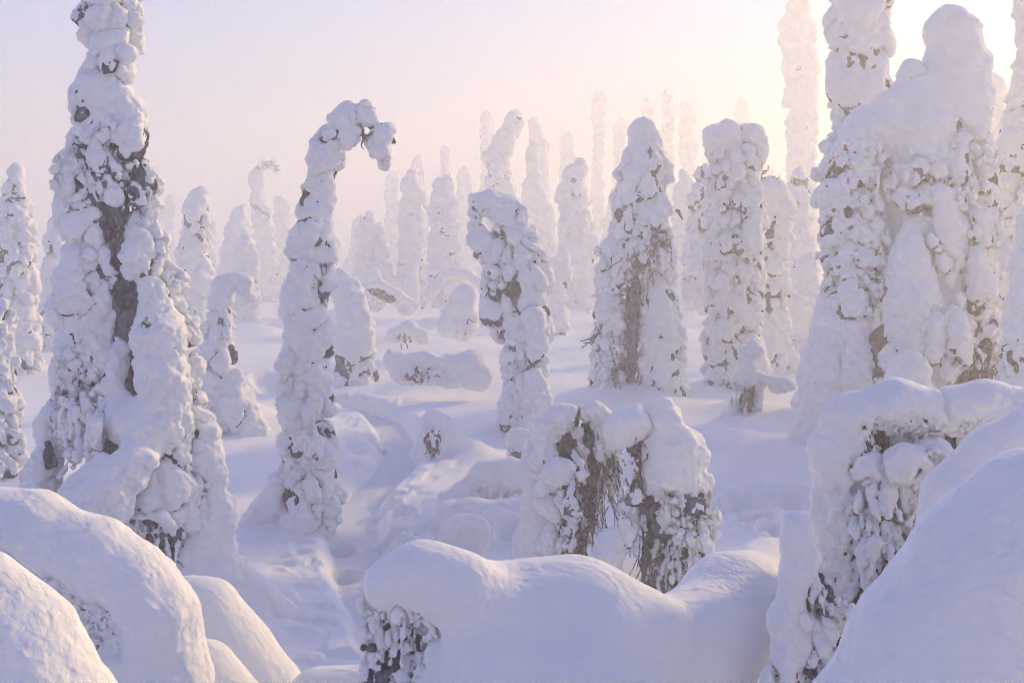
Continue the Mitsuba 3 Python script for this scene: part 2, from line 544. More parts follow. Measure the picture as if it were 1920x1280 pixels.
        if s.crack:                            # clefts between clumps; the deepest show the branches inside
            I = np.nonzero((np.abs(g) < max(.10, 3 * h)) & (gap < 4 * h) & (gap < .2))
            q = lo + np.stack(I, 1) * h
            wide = max(.011, .62 * h) * (0.6 + 0.8 * meshkit.noise(q * 4, s.seed + 51))
            line = np.exp(-(gap[I] / wide) ** 2)
            deep = sstep(.46, .74, meshkit.noise(q * 2.2, s.seed + 41) * .6 + meshkit.noise(q * 6, s.seed + 42) * .4)
            inner = g[I] + .036 + .5 * h
            g[I] += line * (.05 + s.crack * .085 * deep).astype(np.float32)
            m = (line > .4) & (deep * min(1, s.crack * 1.3) > .25)
            if s.rough and m.any():
                c = np.full(shape, BIG, np.float32) if c is None else c
                J = tuple(i[m] for i in I)
                c[J] = np.minimum(c[J], inner[m])
        for q in (g, c):
            if q is not None:
                q[:, :, 0] = BIG; q[0] = BIG; q[-1] = BIG; q[:, 0] = BIG; q[:, -1] = BIG; q[:, :, -1] = BIG
        v, f = surface_nets(g, lo, h)
        n = normals(v, f)
        side = sstep(0.85, 0.25, n[:, 2])
        if s.rough > 0:
            rime = sstep(.38, .62, meshkit.noise(v * 1.3, s.seed + 77)) * side
            amp = s.rough * (0.2 + 0.35 * side + 0.75 * rime)
            v1 = v + 0.06 * (np.stack([meshkit.noise(v * 5, s.seed + 31 + i) for i in range(3)], 1) - 0.5)
            disp = amp * 0.045 * (billow(v1, max(0.13, 3.2 * h), s.seed + 1) - 0.6)
            if h < 0.045:
                disp += amp * 0.026 * (billow(v1, max(0.055, 2.3 * h), s.seed + 2) - 0.6)
            disp += 0.05 * s.rough * (meshkit.fbm(v * 2.3, 2, s.seed) - 0.5)
            disp += amp * (0.008 + .4 * h) * (meshkit.noise(v * min(60, 0.7 / h), s.seed + 5) - 0.5)
            v = v + n * disp[:, None]
        if c is not None:
            keep = ~(sample(c, lo, h, v)[f] < -0.06 - h).all(1)
            f = f[keep]
        n = normals(v, f)
        tags = sample(own, lo, h, v - n * 0.5 * h)[f[:, 0]]
        if s.pieces:
            cnt = np.bincount(tags, minlength=s.tagn + 1)
            front = n[f[:, 0]][:, 1] < 0
            fc = np.bincount(tags[front], minlength=s.tagn + 1)
            order = [t for t in np.argsort(-fc) if t and s.names[t] == 'snow_clump'][:s.pieces]
            keepers = {t for t in order if fc[t] > 60}
        else:
            keepers = set()
        rest = np.ones(len(f), bool)
        for t in range(1, s.tagn + 1):
            if s.names[t] != 'snow_clump' and not (s.names[t] == 'hanging_branch' and s.d > 40) or t in keepers:
                m = tags == t
                m = largest(f, m)
                if m.sum() > 20:
                    put(part(s.key, s.names[t]), v, f[m], n, 'snow_mat')
                    rest &= ~m
        fr, many = crumbs(f[rest])
        put(f'{s.key}__snow_coat', v, fr, n, 'snow_mat')
        if many:
            labels[f'{s.key}__snow_coat'] = {'kind': 'stuff'}
        if c is not None:
            v, f = surface_nets(c, lo, h)
            if len(v):
                n = normals(v, f)
                q = v * np.array([1, 1, 0.45])
                v = v + n * (0.030 * (billow(q, max(0.06, 2.2 * h), s.seed + 7) - 0.6) + 0.02 * (meshkit.noise(q * min(40, .6 / h), s.seed + 8) - 0.5))[:, None]
                f = f[~(sample(g, lo, h, v)[f] < -0.06 - h).all(1)]
                if len(f):
                    n = normals(v, f)
                    put(f'{s.key}__branches', v, f, n, 'foliage_mat')
                    labels[f'{s.key}__branches'] = {'kind': 'stuff'}
        if s.twigs:
            V, F, N, at = [], [], [], 0
            for pts, r in s.twigs:
                tv, tf, tn = tube(pts, r)
                V.append(tv); F.append(tf + at); N.append(tn); at += len(tv)
            put(f'{s.key}__twigs', np.vstack(V), np.vstack(F), np.vstack(N), 'twig_mat')
            labels[f'{s.key}__twigs'] = {'kind': 'stuff'}


def tube(p, radii, sides=5):
    t = np.gradient(p, axis=0)
    t /= np.linalg.norm(t, axis=1, keepdims=True) + 1e-12
    a = np.cross(t, np.where(np.abs(t[:, 2:]) < 0.9, [0, 0, 1.0], [1.0, 0, 0]))
    a /= np.linalg.norm(a, axis=1, keepdims=True) + 1e-12
    b, ang = np.cross(t, a), np.arange(sides) * 2 * np.pi / sides
    n = np.cos(ang)[None, :, None] * a[:, None] + np.sin(ang)[None, :, None] * b[:, None]
    v = p[:, None] + radii[:, None, None] * n
    i, j = np.meshgrid(np.arange(len(p) - 1), np.arange(sides), indexing='ij')
    q = np.stack([i * sides + j, i * sides + (j + 1) % sides, (i + 1) * sides + (j + 1) % sides, (i + 1) * sides + j], -1).reshape(-1, 4)
    return v.reshape(-1, 3), np.vstack([q[:, [0, 1, 2]], q[:, [0, 2, 3]]]), n.reshape(-1, 3)


# ------------------------------------------------------------------ the ground: one sheet of snow, with drifts, a trodden trail and footprints
def G(px, py):
    d = base_d(py)
    return (px - 960) / FOC * d, d


BUMPS = [  # px, py of the foot, radius in px of the photograph, height in m
    (300, 1140, 260, 0.45), (570, 965, 90, 0.25), (430, 800, 120, 0.5), (665, 700, 90, 0.4), (985, 810, 90, 0.35), (1190, 755, 130, 0.4),
    (1380, 725, 110, 0.3), (1460, 700, 70, 0.25), (1400, 780, 90, 0.3), (1560, 820, 150, 0.4), (1780, 800, 200, 0.5), (1370, 850, 130, 0.35),
    (1150, 1080, 250, 0.25), (940, 985, 120, 0.4), (860, 720, 130, 0.3), (760, 640, 120, 0.35), (880, 620, 110, 0.3), (30, 900, 90, 0.35), (40, 700, 80, 0.4),
    (1620, 700, 120, 0.4), (1330, 560, 80, 0.4), (1080, 590, 90, 0.25), (500, 640, 80, 0.3), (880, 850, 60, 0.3),
] + [(x, y, r, h) for x, y, r, h in zip(range(330, 1560, 80), [612, 590, 625, 600, 580, 615, 596, 585, 604, 580, 598, 612, 585, 600, 590, 606], [95, 120, 90, 110, 100, 120, 80, 110] * 2, [.7, 1.0, .6, .9, 1.1, .6, .8, 1.0] * 2)]
TRAIL = [(500, 700), (560, 735), (650, 750), (715, 775), (745, 810), (745, 850), (705, 885), (672, 915), (665, 960), (672, 1010), (690, 1060), (720, 1120), (760, 1200)]
TRENCH = [(1300, 948), (1360, 940), (1430, 935), (1500, 938), (1560, 945)]
PRINTS = [(1445, 985), (1460, 1005), (1440, 1018), (1462, 1040), (1445, 1060), (1460, 1078), (1442, 1098), (1452, 1120), (1425, 960), (1380, 925), (1400, 965), (1480, 925),
          (1360, 1135), (745, 915), (725, 935), (752, 948), (735, 985), (745, 1005), (760, 1030), (722, 1020), (705, 830), (640, 990), (645, 1030), (955, 1010), (985, 1015)]


def polydist(x, y, pts):
    best = np.full(x.shape, 1e9)
    for (ax, ay), (bx, by) in zip(pts[:-1], pts[1:]):
        dx, dy = bx - ax, by - ay
        t = np.clip(((x - ax) * dx + (y - ay) * dy) / (dx * dx + dy * dy), 0, 1)
        best = np.minimum(best, np.hypot(x - ax - t * dx, y - ay - t * dy))
    return best


def smooth_path(pts):
    p = np.array([G(*q) for q in pts])
    t = np.arange(len(p)); tt = np.linspace(0, len(p) - 1, len(p) * 6)
    from scipy.interpolate import CubicSpline
    return CubicSpline(t, p)(tt)


def ground():
    cols = np.r_[np.linspace(-180, -29, 40)[:-1], np.linspace(-29, 29, 540), np.linspace(29, 180, 40)[1:]]
    rows = np.r_[0.05, np.linspace(1.0, 9.5, 24), base_d(np.linspace(1340, 505, 410)), np.geomspace(112, 420, 22)]
    A, D = np.meshgrid(np.radians(cols), rows)
    X = np.where(np.abs(A) < math.radians(29.5), D * np.tan(np.clip(A, -.6, .6)), 0)
    Y = np.where(np.abs(A) < math.radians(29.5), D, 0)
    r = D / math.cos(math.radians(29))
    out = np.abs(A) > math.radians(29.01)
    X = np.where(out, r * np.sin(A), X); Y = np.where(out, r * np.cos(A), Y)
    p = np.stack([X, Y, X * 0], -1)
    z = 0.30 * (meshkit.fbm(p * 0.16, 2, 3) - 0.5) + 0.10 * (meshkit.fbm(p * 0.7 * np.array([1, .7, 1]), 2, 9) - 0.5)
    near = 38 + (Y - 38) / FAR_STRETCH                # the drop keeps the foot of each far tree on the ray where it stands
    z -= np.where(Y > 38, np.minimum(CAM_H * (Y / np.maximum(near, 1) - 1), 2.6), 0) * sstep(38, 46, Y)
    for px, py, rp, hh in BUMPS:
        gx, gy = G(px, py)
        rr = rp / FOC * gy
        q = np.hypot(X - gx, Y - gy) / rr
        z += hh * np.exp(-1.6 * q * q)
    tr = smooth_path(TRAIL)
    w = 0.05 * (meshkit.fbm(p * 2.0, 2, 21) - 0.5)
    d1 = polydist(X, Y, tr) + w
    d2 = polydist(X, Y, smooth_path(TRENCH)) + w
    rag = meshkit.fbm(p * 7.0, 3, 22)
    z -= 0.26 * sstep(0.54, 0.27, d1) + 0.22 * sstep(0.50, 0.26, d2)
    dm = np.minimum(d1, d2)
    trod = sstep(1.35, 0.8, dm) * (0.25 + 0.75 * sstep(.35, .6, dm))
    z += trod * (0.07 * (rag - 0.5) - 0.05 * sstep(.5, .7, meshkit.noise(p * 5.5, 24)))
    for px, py in PRINTS:
        gx, gy = G(px, py)
        q = np.hypot((X - gx) / 0.16, (Y - gy) / 0.24)
        z += -0.20 * np.exp(-q ** 4) + 0.04 * np.exp(-((q - 1.35) / 0.3) ** 2)
    v = np.stack([X, Y, z], -1).reshape(-1, 3)
    nr, nc = A.shape
    i, j = np.meshgrid(np.arange(nr - 1), np.arange(nc - 1), indexing='ij')
    q = np.stack([i * nc + j, (i * nc + j + 1), (i + 1) * nc + j + 1, (i + 1) * nc + j], -1).reshape(-1, 4)
    f = np.vstack([q[:, [0, 1, 2]], q[:, [0, 2, 3]]])
    n = normals(v, f)
    n = np.where(n[:, 2:] < 0, -n, n)
    on = (d1.reshape(-1) < 0.33)[f].all(1)
    put('snow_path', v, f[on], n, 'trodden_mat')
    put('snow_ground', v, f[~on], n, 'snow_mat')
    for k, t in (('snow_path', 'narrow trodden trail winding through the deep snow'), ('snow_ground', 'deep soft snow with drifts and footprints')):
        labels[k] = {'kind': 'structure', 'label': t}


ground()

# ------------------------------------------------------------------ the trees
def column(name, label, d, prof, seed, size=(28, 55), dark=0.03, group=None, rough=1.0, pieces=0, fat=0.97, core=0.0, cover=1.0, cap=True, px=2.1, long=1.25, build=True):
    """an upright snow-laden tree from its outline: rows (y, left, right) in px, top first"""
    s = Snow(name, label, 'tree', d, seed, group, rough, px, pieces, crack=.8 if group == NEAR else .3)
    pts = [((a + b) / 2, y, (b - a) / 2 * fat) for y, a, b in prof]
    far = group not in (NEAR, None)
    s.lobes(pts, size, dark * (.2 if far else 1), cover=cover, core=core, long=long, under=.03 if far else .10)
    if cap:
        y, a, b = prof[0]
        y2, a2, b2 = prof[1]
        s.limb([((a + b) / 2, y + (b - a) / 2 * .75, (b - a) / 2), ((a2 + b2) / 2, y2, (b2 - a2) / 2 * .8)], 0.06, 'snow_cap')
    if build:
        s.build()
    return s


NEAR = 'snow-laden trees of the middle ground'
FAR = 'pale trees fading into the mist'
MOUND = 'snow-buried bushes and young trees'

# --- the tall spruce at the left
s = Snow('snow_spruce', 'tallest spruce at the left, split by a dark hollow, a bowed branch at its foot', 'tree', 12.4, 1, NEAR, pieces=70, px=2.3)
s.core([(212, -60, 24), (205, 200, 16, .08), (216, 340, 22, .02), (220, 400, 28, -.05), (230, 490, 34, -.05), (240, 590, 52, .05), (236, 800, 62, .12), (250, 1000, 74, .12), (260, 1180, 90, .15)])
s.hole(238, 395, 24); s.hole(222, 460, 24); s.hole(240, 560, 24); s.hole(245, 630, 28); s.hole(330, 1010, 40)
s.lobes([(213, -70, 54), (212, 40, 55), (207, 110, 48), (190, 170, 52)], (50, 96), .0, fine=.3)
s.ball((247, 108, 20, -.15)); s.ball((250, 40, 22, -.05)); s.ball((203, 38, 30, -.22))
s.limb([(190, 130, 38), (185, 190, 52), (190, 250, 58)], .12, 'snow_shoulder')
s.flap([(215, 160, 24, -.1), (240, 215, 34, -.16), (250, 262, 36, -.18)], .10)
s.lobes([(175, 190, 42), (166, 300, 48), (170, 400, 50), (170, 520, 54), (168, 620, 58), (162, 700, 62), (150, 800, 58)], (40, 84), .03)
s.lobes([(252, 300, 36), (268, 380, 32, .05), (285, 450, 30, .1), (308, 520, 30, .1), (328, 620, 28, .1), (346, 720, 30, .1)], (32, 60), .03)
for q in ([(205, 262, 10, -.3), (203, 300, 19, -.4), (192, 345, 15, -.42)], [(212, 280, 9, -.38), (226, 320, 13, -.46), (232, 345, 10, -.46)], [(215, 330, 10, -.42), (216, 362, 18, -.48), (228, 382, 12, -.48)],
          [(182, 330, 9, -.4), (180, 365, 13, -.42), (190, 385, 10, -.42)], [(258, 300, 12, -.3), (260, 318, 17, -.34)], [(255, 345, 14, -.3), (262, 372, 15, -.34)]):
    s.flap(q, .02, (7, 12))
s.flap([(252, 402, 9, -.36), (262, 440, 28, -.44), (252, 495, 36, -.5)], .05)
s.flap([(195, 420, 12, -.4), (198, 470, 17, -.42), (208, 520, 17, -.42)], .04)
s.flap([(150, 470, 14, -.32), (152, 520, 34, -.40), (160, 560, 34, -.40)], .05)
s.flap([(205, 530, 10, -.38), (195, 590, 30, -.45), (192, 660, 52, -.42)], .06)
s.flap([(290, 520, 12, -.35), (286, 560, 26, -.42), (276, 590, 24, -.42)], .05)
s.limb([(306, 540, 22, -.3), (318, 610, 38, -.36), (328, 700, 46, -.42), (322, 790, 52, -.46)], .10, 'snow_ridge')
s.lobes([(350, 640, 22, -.15), (362, 730, 26, -.15), (372, 800, 34, -.15)], (30, 56), .1)
s.limb([(240, 650, 16, -.3), (225, 720, 26, -.32), (250, 770, 30, -.4)], .10)
s.limb([(245, 755, 26, -.4), (290, 780, 44, -.5), (320, 820, 40, -.5)], .14)
s.limb([(300, 838, 38, -.85), (262, 890, 42, -.92), (205, 950, 44, -1.0), (120, 1010, 50, -1.1)], .14, 'bowed_branch')
s.limb([(240, 845, 16, -.75), (200, 890, 22, -.85), (160, 950, 30, -.95)], .10, 'bowed_branch')
s.flap([(335, 850, 26, -.5), (348, 890, 34, -.55), (342, 915, 30, -.55)], .06)
s.flap([(352, 800, 24, -.42), (356, 850, 24, -.45)], .05)
s.flap([(318, 868, 16, -.5), (322, 905, 24, -.5), (318, 930, 22, -.5)], .04)
s.flap([(352, 905, 16, -.5), (356, 945, 22, -.5), (352, 965, 20, -.5)], .04)
s.flap([(375, 900, 18, -.4), (376, 960, 20, -.42)], .05)
s.rime([(115, 300), (200, 220), (290, 260), (290, 420), (250, 330), (180, 420), (115, 420)], 45, (12, 30))
s.rime([(120, 640), (230, 640), (235, 760), (120, 760)], 90, (14, 34))
s.rime([(300, 560), (385, 760), (430, 900), (380, 960), (330, 800)], 120, (12, 30))
s.strands([(112, 735), (150, 742), (190, 752), (235, 770)], (90, 170), (11, 20), (-.46, -.32), n=13)
s.strands([(236, 935), (262, 930), (300, 930), (330, 936), (362, 938)], (70, 150), (11, 20), (-.82, -.66), n=12)
s.limb([(290, 930, 9, -.75), (345, 935, 12, -.75), (360, 955, 10, -.72)], .03)
s.limb([(112, 770, 24, -.15), (96, 860, 32, -.15), (85, 980, 44, -.15)], .10)
s.limb([(376, 800, 22, -.15), (404, 880, 30, -.22), (414, 960, 34, -.25), (408, 1060, 50, -.25), (436, 1160, 72, -.2)], .12, 'snow_drape')
s.limb([(385, 990, 26, -.3), (385, 1060, 40, -.35), (420, 1170, 70, -.35)], .14)
s.limb([(430, 1080, 30), (490, 1160, 50), (540, 1200, 50)], .3)
s.recess([(118, 815, 7), (122, 850, 10)]); s.recess([(238, 640, 8), (248, 690, 10)], .3); s.recess([(348, 1010, 8), (342, 1045, 10)])
s.twig(345, 1000, 40, 1.8, -.6, n=16, spread=14); s.twig(225, 430, 40, 1.6, -.3, n=14, spread=14); s.twig(250, 380, 36, 1.6, -.3, n=10, spread=10)
s.build()

# --- the bent tree
s = Snow('bent_tree', 'slim snow-laden tree bent over like a shepherd\'s crook, its tip hanging to the right', 'tree', 16.3, 9, NEAR, pieces=70)
s.hole(600, 500, 20, -.4); s.hole(598, 545, 16, -.4)
s.lobes([(588, 985, 52), (584, 900, 54), (577, 820, 52), (575, 700, 47), (578, 600, 44), (582, 500, 40), (586, 420, 35), (598, 350, 28)], (34, 76), .06)
s.lobes([(598, 350, 28), (612, 290, 25), (636, 245, 22), (664, 222, 19)], (32, 52), .02, up=.1, under=.1)
s.limb([(586, 460, 38), (590, 400, 34), (601, 340, 30), (618, 285, 25), (642, 238, 21), (668, 216, 17), (690, 224, 15), (706, 242, 13)], .05)
s.limb([(640, 236, 20), (668, 214, 21), (690, 220, 17), (705, 238, 14)], .04, 'bent_tip')
s.lobes([(706, 240, 18), (716, 262, 21), (714, 285, 15)], (28, 44), .1, part='hanging_tip_clump')
s.flap([(620, 505, 12, -.3), (612, 530, 20, -.36), (606, 545, 15, -.36)], .03)
s.limb([(520, 900, 18), (505, 950, 26), (480, 990, 34)], .2)
s.twig(685, 245, 20, 2, n=14, spread=7); s.twig(600, 500, 26, 1.8, -.28, n=14, spread=10); s.twig(605, 555, 14, 1.8, -.32, n=8, spread=8)
s.build()

# --- the tree in the middle
s = Snow('arched_tree', 'snow-laden tree in the middle whose smooth top arches over to the left', 'tree', 22.6, 14, NEAR, pieces=60)
s.lobes([(985, 835, 46), (985, 760, 44), (982, 690, 42), (985, 600, 40), (980, 520, 48), (970, 460, 44), (960, 420, 36)], (26, 60), .15)
s.limb([(982, 440, 28), (955, 395, 30), (925, 383, 26), (898, 383, 20), (888, 400, 15)], .08, 'snow_cap')
s.lobes([(892, 400, 18), (896, 440, 20), (905, 480, 18)], (24, 38), .1)
s.lobes([(935, 490, 30), (930, 560, 28), (945, 620, 20)], (24, 50), .15)
s.flap([(1000, 590, 24), (1008, 630, 22), (1003, 660, 18)], .05)
s.flap([(1000, 700, 22, -.1), (1005, 740, 30, -.15), (998, 790, 28, -.15)], .05)
s.flap([(960, 720, 12, -.4), (958, 760, 24, -.45), (958, 785, 22, -.45)], .05)
s.twig(898, 382, 14, 1.8, -.18, n=26, spread=8); s.twig(912, 545, 16, 1.8, -.2, n=10, spread=7)
s.build()

# --- the cleft tree
s = Snow('snow_tree', 'broad snow-laden tree split down the front by a long dark cleft with bare twigs', 'tree', 27.0, 20, NEAR, pieces=80)
for q in ((1192, 500, 11), (1188, 540, 8), (1186, 580, 8), (1182, 620, 9), (1178, 650, 9), (1172, 690, 10), (1167, 740, 13), (1220, 455, 12)):
    s.hole(*q, -.55)
s.core([(1205, 330, 34), (1200, 430, 40), (1192, 500, 24), (1188, 570, 16), (1180, 650, 16), (1168, 770, 19)])
s.dark_strands([(1200, 470), (1182, 560)], (60, 150), (6, 11), n=9)
s.dark_strands([(1184, 600), (1172, 640)], (60, 120), (6, 11), n=8)
s.limb([(1205, 246, 25), (1212, 285, 34), (1238, 312, 24), (1246, 330, 18)], .08, 'snow_cap')
s.lobes([(1205, 300, 42), (1202, 350, 50), (1200, 420, 56), (1200, 490, 60)], (24, 56), .15, long=1.25)
s.lobes([(1150, 470, 34), (1143, 560, 30), (1142, 650, 32), (1140, 760, 40)], (18, 40), .25, long=1.2)
s.limb([(1228, 520, 24, -.15), (1236, 600, 34, -.15), (1240, 700, 44, -.1), (1244, 790, 52)], .06)
s.lobes([(1232, 540, 36), (1238, 620, 43), (1240, 700, 50), (1244, 780, 54)], (20, 46), .2, fill=.7, core=.74, cover=.8)
for q in ([(1188, 300, 10, -.3), (1184, 345, 20, -.42), (1180, 380, 17, -.42)], [(1222, 285, 10, -.35), (1220, 312, 16, -.44)], [(1200, 385, 8, -.5), (1198, 415, 13, -.56), (1198, 440, 11, -.56)],
          [(1228, 375, 8, -.5), (1226, 405, 14, -.56), (1224, 420, 12, -.56)], [(1210, 440, 5, -.5), (1206, 470, 10, -.6), (1200, 488, 8, -.6)], [(1180, 390, 8, -.45), (1176, 425, 12, -.52)]):
    s.flap(q, .03, (6, 10))
s.strands([(1160, 470), (1200, 460), (1255, 470)], (40, 80), (7, 12), (-.62, -.45), n=14)
s.strands([(1120, 660), (1155, 640)], (60, 110), (7, 12), (-.5, -.35), n=9)
s.twig(1188, 490, 34, 1.5, -.5, n=40, spread=16); s.twig(1222, 450, 30, 1.5, -.52, n=34, spread=13); s.twig(1175, 670, 40, 1.5, -.5, n=50, spread=18, ang=-1.6); s.twig(1165, 740, 30, 1.5, -.5, n=24, spread=14)
s.twig(1118, 640, 22, 2, -.2, ang=3.0, n=5, spread=6); s.twig(1268, 395, 18, 3.5, -.1, ang=-.5, n=2, spread=3)
s.build()

# --- the double-headed tree right of it
s = Snow('snow_tree', 'snow-laden tree with a flat cap jutting out to the right, dark at its foot', 'tree', 29.0, 22, NEAR, pieces=80)
s.lobes([(1376, 290, 50), (1378, 400, 53), (1376, 500, 55), (1376, 620, 55), (1378, 735, 56)], (16, 46), .08)
s.limb([(1346, 262, 30), (1368, 252, 28)], .06, 'snow_cap')
s.limb([(1385, 250, 20), (1410, 256, 24), (1424, 280, 18), (1426, 300, 14)], .06, 'snow_cap')
s.limb([(1395, 290, 26), (1402, 340, 30)], .05)
s.flap([(1405, 400, 12, -.4), (1402, 440, 24, -.5), (1400, 460, 22, -.5)], .04)
s.flap([(1400, 640, 20, -.3), (1408, 690, 28, -.35)], .05)
s.hole(1362, 690, 18, -.5)
s.twig(1358, 590, 16, 1.5, -.55, n=14, spread=8); s.twig(1362, 700, 26, 1.5, -.5, n=26, spread=12)
s.build()

s = Snow('snow_tree', 'hunched snow-laden tree close behind the flat-capped one, its round head bowed to the right', 'tree', 32.0, 23, NEAR, pieces=40)
s.limb([(1428, 348, 16), (1448, 358, 28), (1462, 395, 30), (1460, 430, 28)], .08, 'snow_cap')
s.lobes([(1452, 400, 32), (1450, 480, 27), (1452, 560, 25), (1452, 640, 27), (1455, 700, 32)], (18, 42), .3)
s.flap([(1440, 600, 12, -.3), (1445, 640, 22, -.35), (1442, 660, 20, -.35)], .04)
s.limb([(1475, 650, 16), (1488, 690, 22)], .1)
s.twig(1428, 338, 14, 1.5, n=18, spread=9, ang=.6); s.twig(1440, 690, 18, 1.5, -.3, n=10, spread=8)
s.build()

column('snow_tree', 'pale cone of a snow-laden tree half hidden behind the flat-capped one', 37, [(330, 1302, 1345), (380, 1292, 1350), (440, 1284, 1350), (500, 1280, 1350), (560, 1278, 1345)], 21, (18, 36), group=NEAR, pieces=16)

# --- the great twin tree at the right
s = Snow('twin_snow_tree', 'massive snow-laden tree at the right with a high domed head and a smooth white cape', 'tree', 21.0, 28, NEAR, pieces=90, px=2.4)
s.limb([(1785, 58, 50), (1794, 130, 56), (1800, 230, 58)], .12, 'snow_cap')
s.limb([(1820, 120, 36), (1828, 200, 32)], .1)
s.ball((1712, 140, 28), k=.05, part='snow_cap')
s.limb([(1722, 170, 40), (1670, 232, 50), (1612, 262, 44), (1580, 300, 34)], .15, 'snow_shoulder')
s.limb([(1730, 230, 70), (1740, 350, 80, .1), (1750, 500, 85, .1), (1750, 650, 85, .1), (1750, 800, 80, .1)], .15)
s.lobes([(1600, 280, 50), (1588, 350, 54), (1590, 430, 54), (1598, 500, 52), (1592, 575, 50)], (22, 52), .25)
s.lobes([(1690, 330, 50, -.3), (1720, 400, 40, -.4)], (24, 44), .2)
s.lobes([(1805, 240, 55), (1800, 320, 60), (1805, 420, 54), (1812, 510, 48), (1820, 600, 50), (1820, 740, 52)], (28, 66), .2)
s.limb([(1698, 420, 20, -.5), (1684, 490, 38, -.62), (1690, 570, 52, -.66), (1690, 620, 54, -.6)], .12, 'snow_cape')
s.flap([(1660, 610, 20, -.6), (1662, 660, 30, -.7), (1660, 672, 26, -.7)], .06)
s.flap([(1715, 590, 20, -.7), (1716, 640, 22, -.8), (1714, 652, 20, -.8)], .05)
s.flap([(1745, 580, 18, -.6), (1758, 625, 22, -.75), (1762, 650, 18, -.75)], .05)
s.flap([(1780, 262, 12, -.5), (1776, 300, 24, -.6), (1774, 325, 26, -.6)], .05)
s.flap([(1740, 370, 22, -.5), (1752, 430, 32, -.66), (1762, 490, 28, -.7)], .07)
s.flap([(1795, 470, 18, -.5), (1808, 530, 26, -.58), (1806, 560, 24, -.58)], .05)
s.flap([(1800, 400, 16, -.5), (1812, 440, 22, -.55)], .05)
s.limb([(1838, 580, 26), (1850, 640, 24), (1850, 700, 22), (1842, 760, 24)], .06, 'snow_drape')
s.hole(1800, 660, 24, -.55); s.hole(1805, 710, 26, -.55); s.hole(1775, 690, 20, -.6); s.hole(1645, 680, 20, -.5)
s.core([(1790, 620, 48, -.12), (1795, 780, 52, -.12)]); s.core([(1650, 640, 30, -.3), (1655, 760, 34, -.3)])
s.strands([(1770, 650), (1800, 640), (1838, 660)], (60, 110), (10, 17), (-.62, -.5), n=9)
s.limb([(1572, 560, 36), (1548, 660, 42), (1534, 760, 46), (1528, 850, 46)], .06, 'snow_drape')
s.limb([(1592, 600, 30, -.2), (1600, 700, 33, -.25), (1604, 850, 36, -.2)], .05)
s.limb([(1646, 640, 22, -.3), (1642, 720, 27, -.3), (1646, 850, 30, -.3)], .05)
s.flap([(1585, 540, 24, -.35), (1588, 570, 30, -.4)], .05)
s.rime([(1560, 250), (1700, 300), (1690, 420), (1640, 560), (1540, 560), (1535, 330)], 150, (12, 30))
s.rime([(1690, 300), (1860, 230), (1860, 560), (1800, 600), (1750, 540), (1700, 400)], 170, (12, 30))
s.rime([(1650, 640), (1790, 600), (1870, 600), (1870, 760), (1780, 760), (1700, 660)], 170, (10, 26), long=1.5)
s.recess([(1800, 632, 9), (1806, 690, 12), (1803, 760, 13)]); s.recess([(1770, 690, 8), (1776, 750, 10)]); s.recess([(1650, 660, 6), (1646, 700, 9)])
s.strands([(1788, 640), (1818, 640)], (50, 90), (6, 11), n=5)
s.twig(1800, 690, 40, 1.6, -.55, n=30, spread=20)
s.build()

column('tall_snow_tree', 'tall lilac snow column rising out of the frame behind the great twin tree', 25, [(-70, 1552, 1676), (40, 1552, 1672), (100, 1560, 1668), (150, 1548, 1670), (215, 1560, 1664), (280, 1560, 1665), (420, 1550, 1680), (600, 1540, 1690), (760, 1530, 1700)], 27, (34, 72), .1, group=NEAR, pieces=40, px=2.9)
column('tall_snow_tree', 'knobbly snow column cut by the right edge of the picture', 26, [(-60, 1908, 1975), (40, 1906, 1980), (110, 1906, 1980), (190, 1892, 1985), (260, 1876, 1985), (340, 1866, 1985), (450, 1850, 1990), (600, 1866, 2000), (780, 1866, 2010)], 29, (28, 60), .15, group=NEAR, pieces=30, px=2.9)
s = Snow('snow_tree', 'smooth blue-shaded snow-covered tree at the right edge, beside the great twin tree', 'tree', 18, 291, NEAR, rough=.5, px=2.4)
s.limb([(1945, 410, 30), (1950, 500, 50), (1945, 620, 58), (1940, 800, 70)], .1, 'snow_cap')
s.lobes([(1925, 640, 44), (1915, 760, 46)], (24, 50), .3)
s.build()

# --- bushy little one before the cleft tree and the flat-capped tree
s = Snow('snow_bush', 'little bush with a round white cap like a mushroom, twigs hanging below it', 'bush', 24.4, 24, MOUND, pieces=10)
s.limb([(1396, 658, 16), (1412, 656, 18)], .03, 'snow_cap')
s.limb([(1402, 690, 18), (1396, 700, 22), (1394, 720, 20)], .05)
s.limb([(1418, 704, 12), (1450, 722, 13), (1478, 722, 14)], .06)
s.limb([(1416, 735, 10), (1420, 775, 14), (1424, 786, 12)], .04)
s.core([(1398, 712, 14), (1398, 760, 15)])
s.strands([(1372, 715), (1400, 720), (1425, 722)], (40, 68), (7, 11), (-.22, -.12), n=11)
s.limb([(1374, 760, 14), (1366, 790, 22)], .1)
s.twig(1398, 730, 26, 1.6, -.2, n=20, spread=10)
s.build()

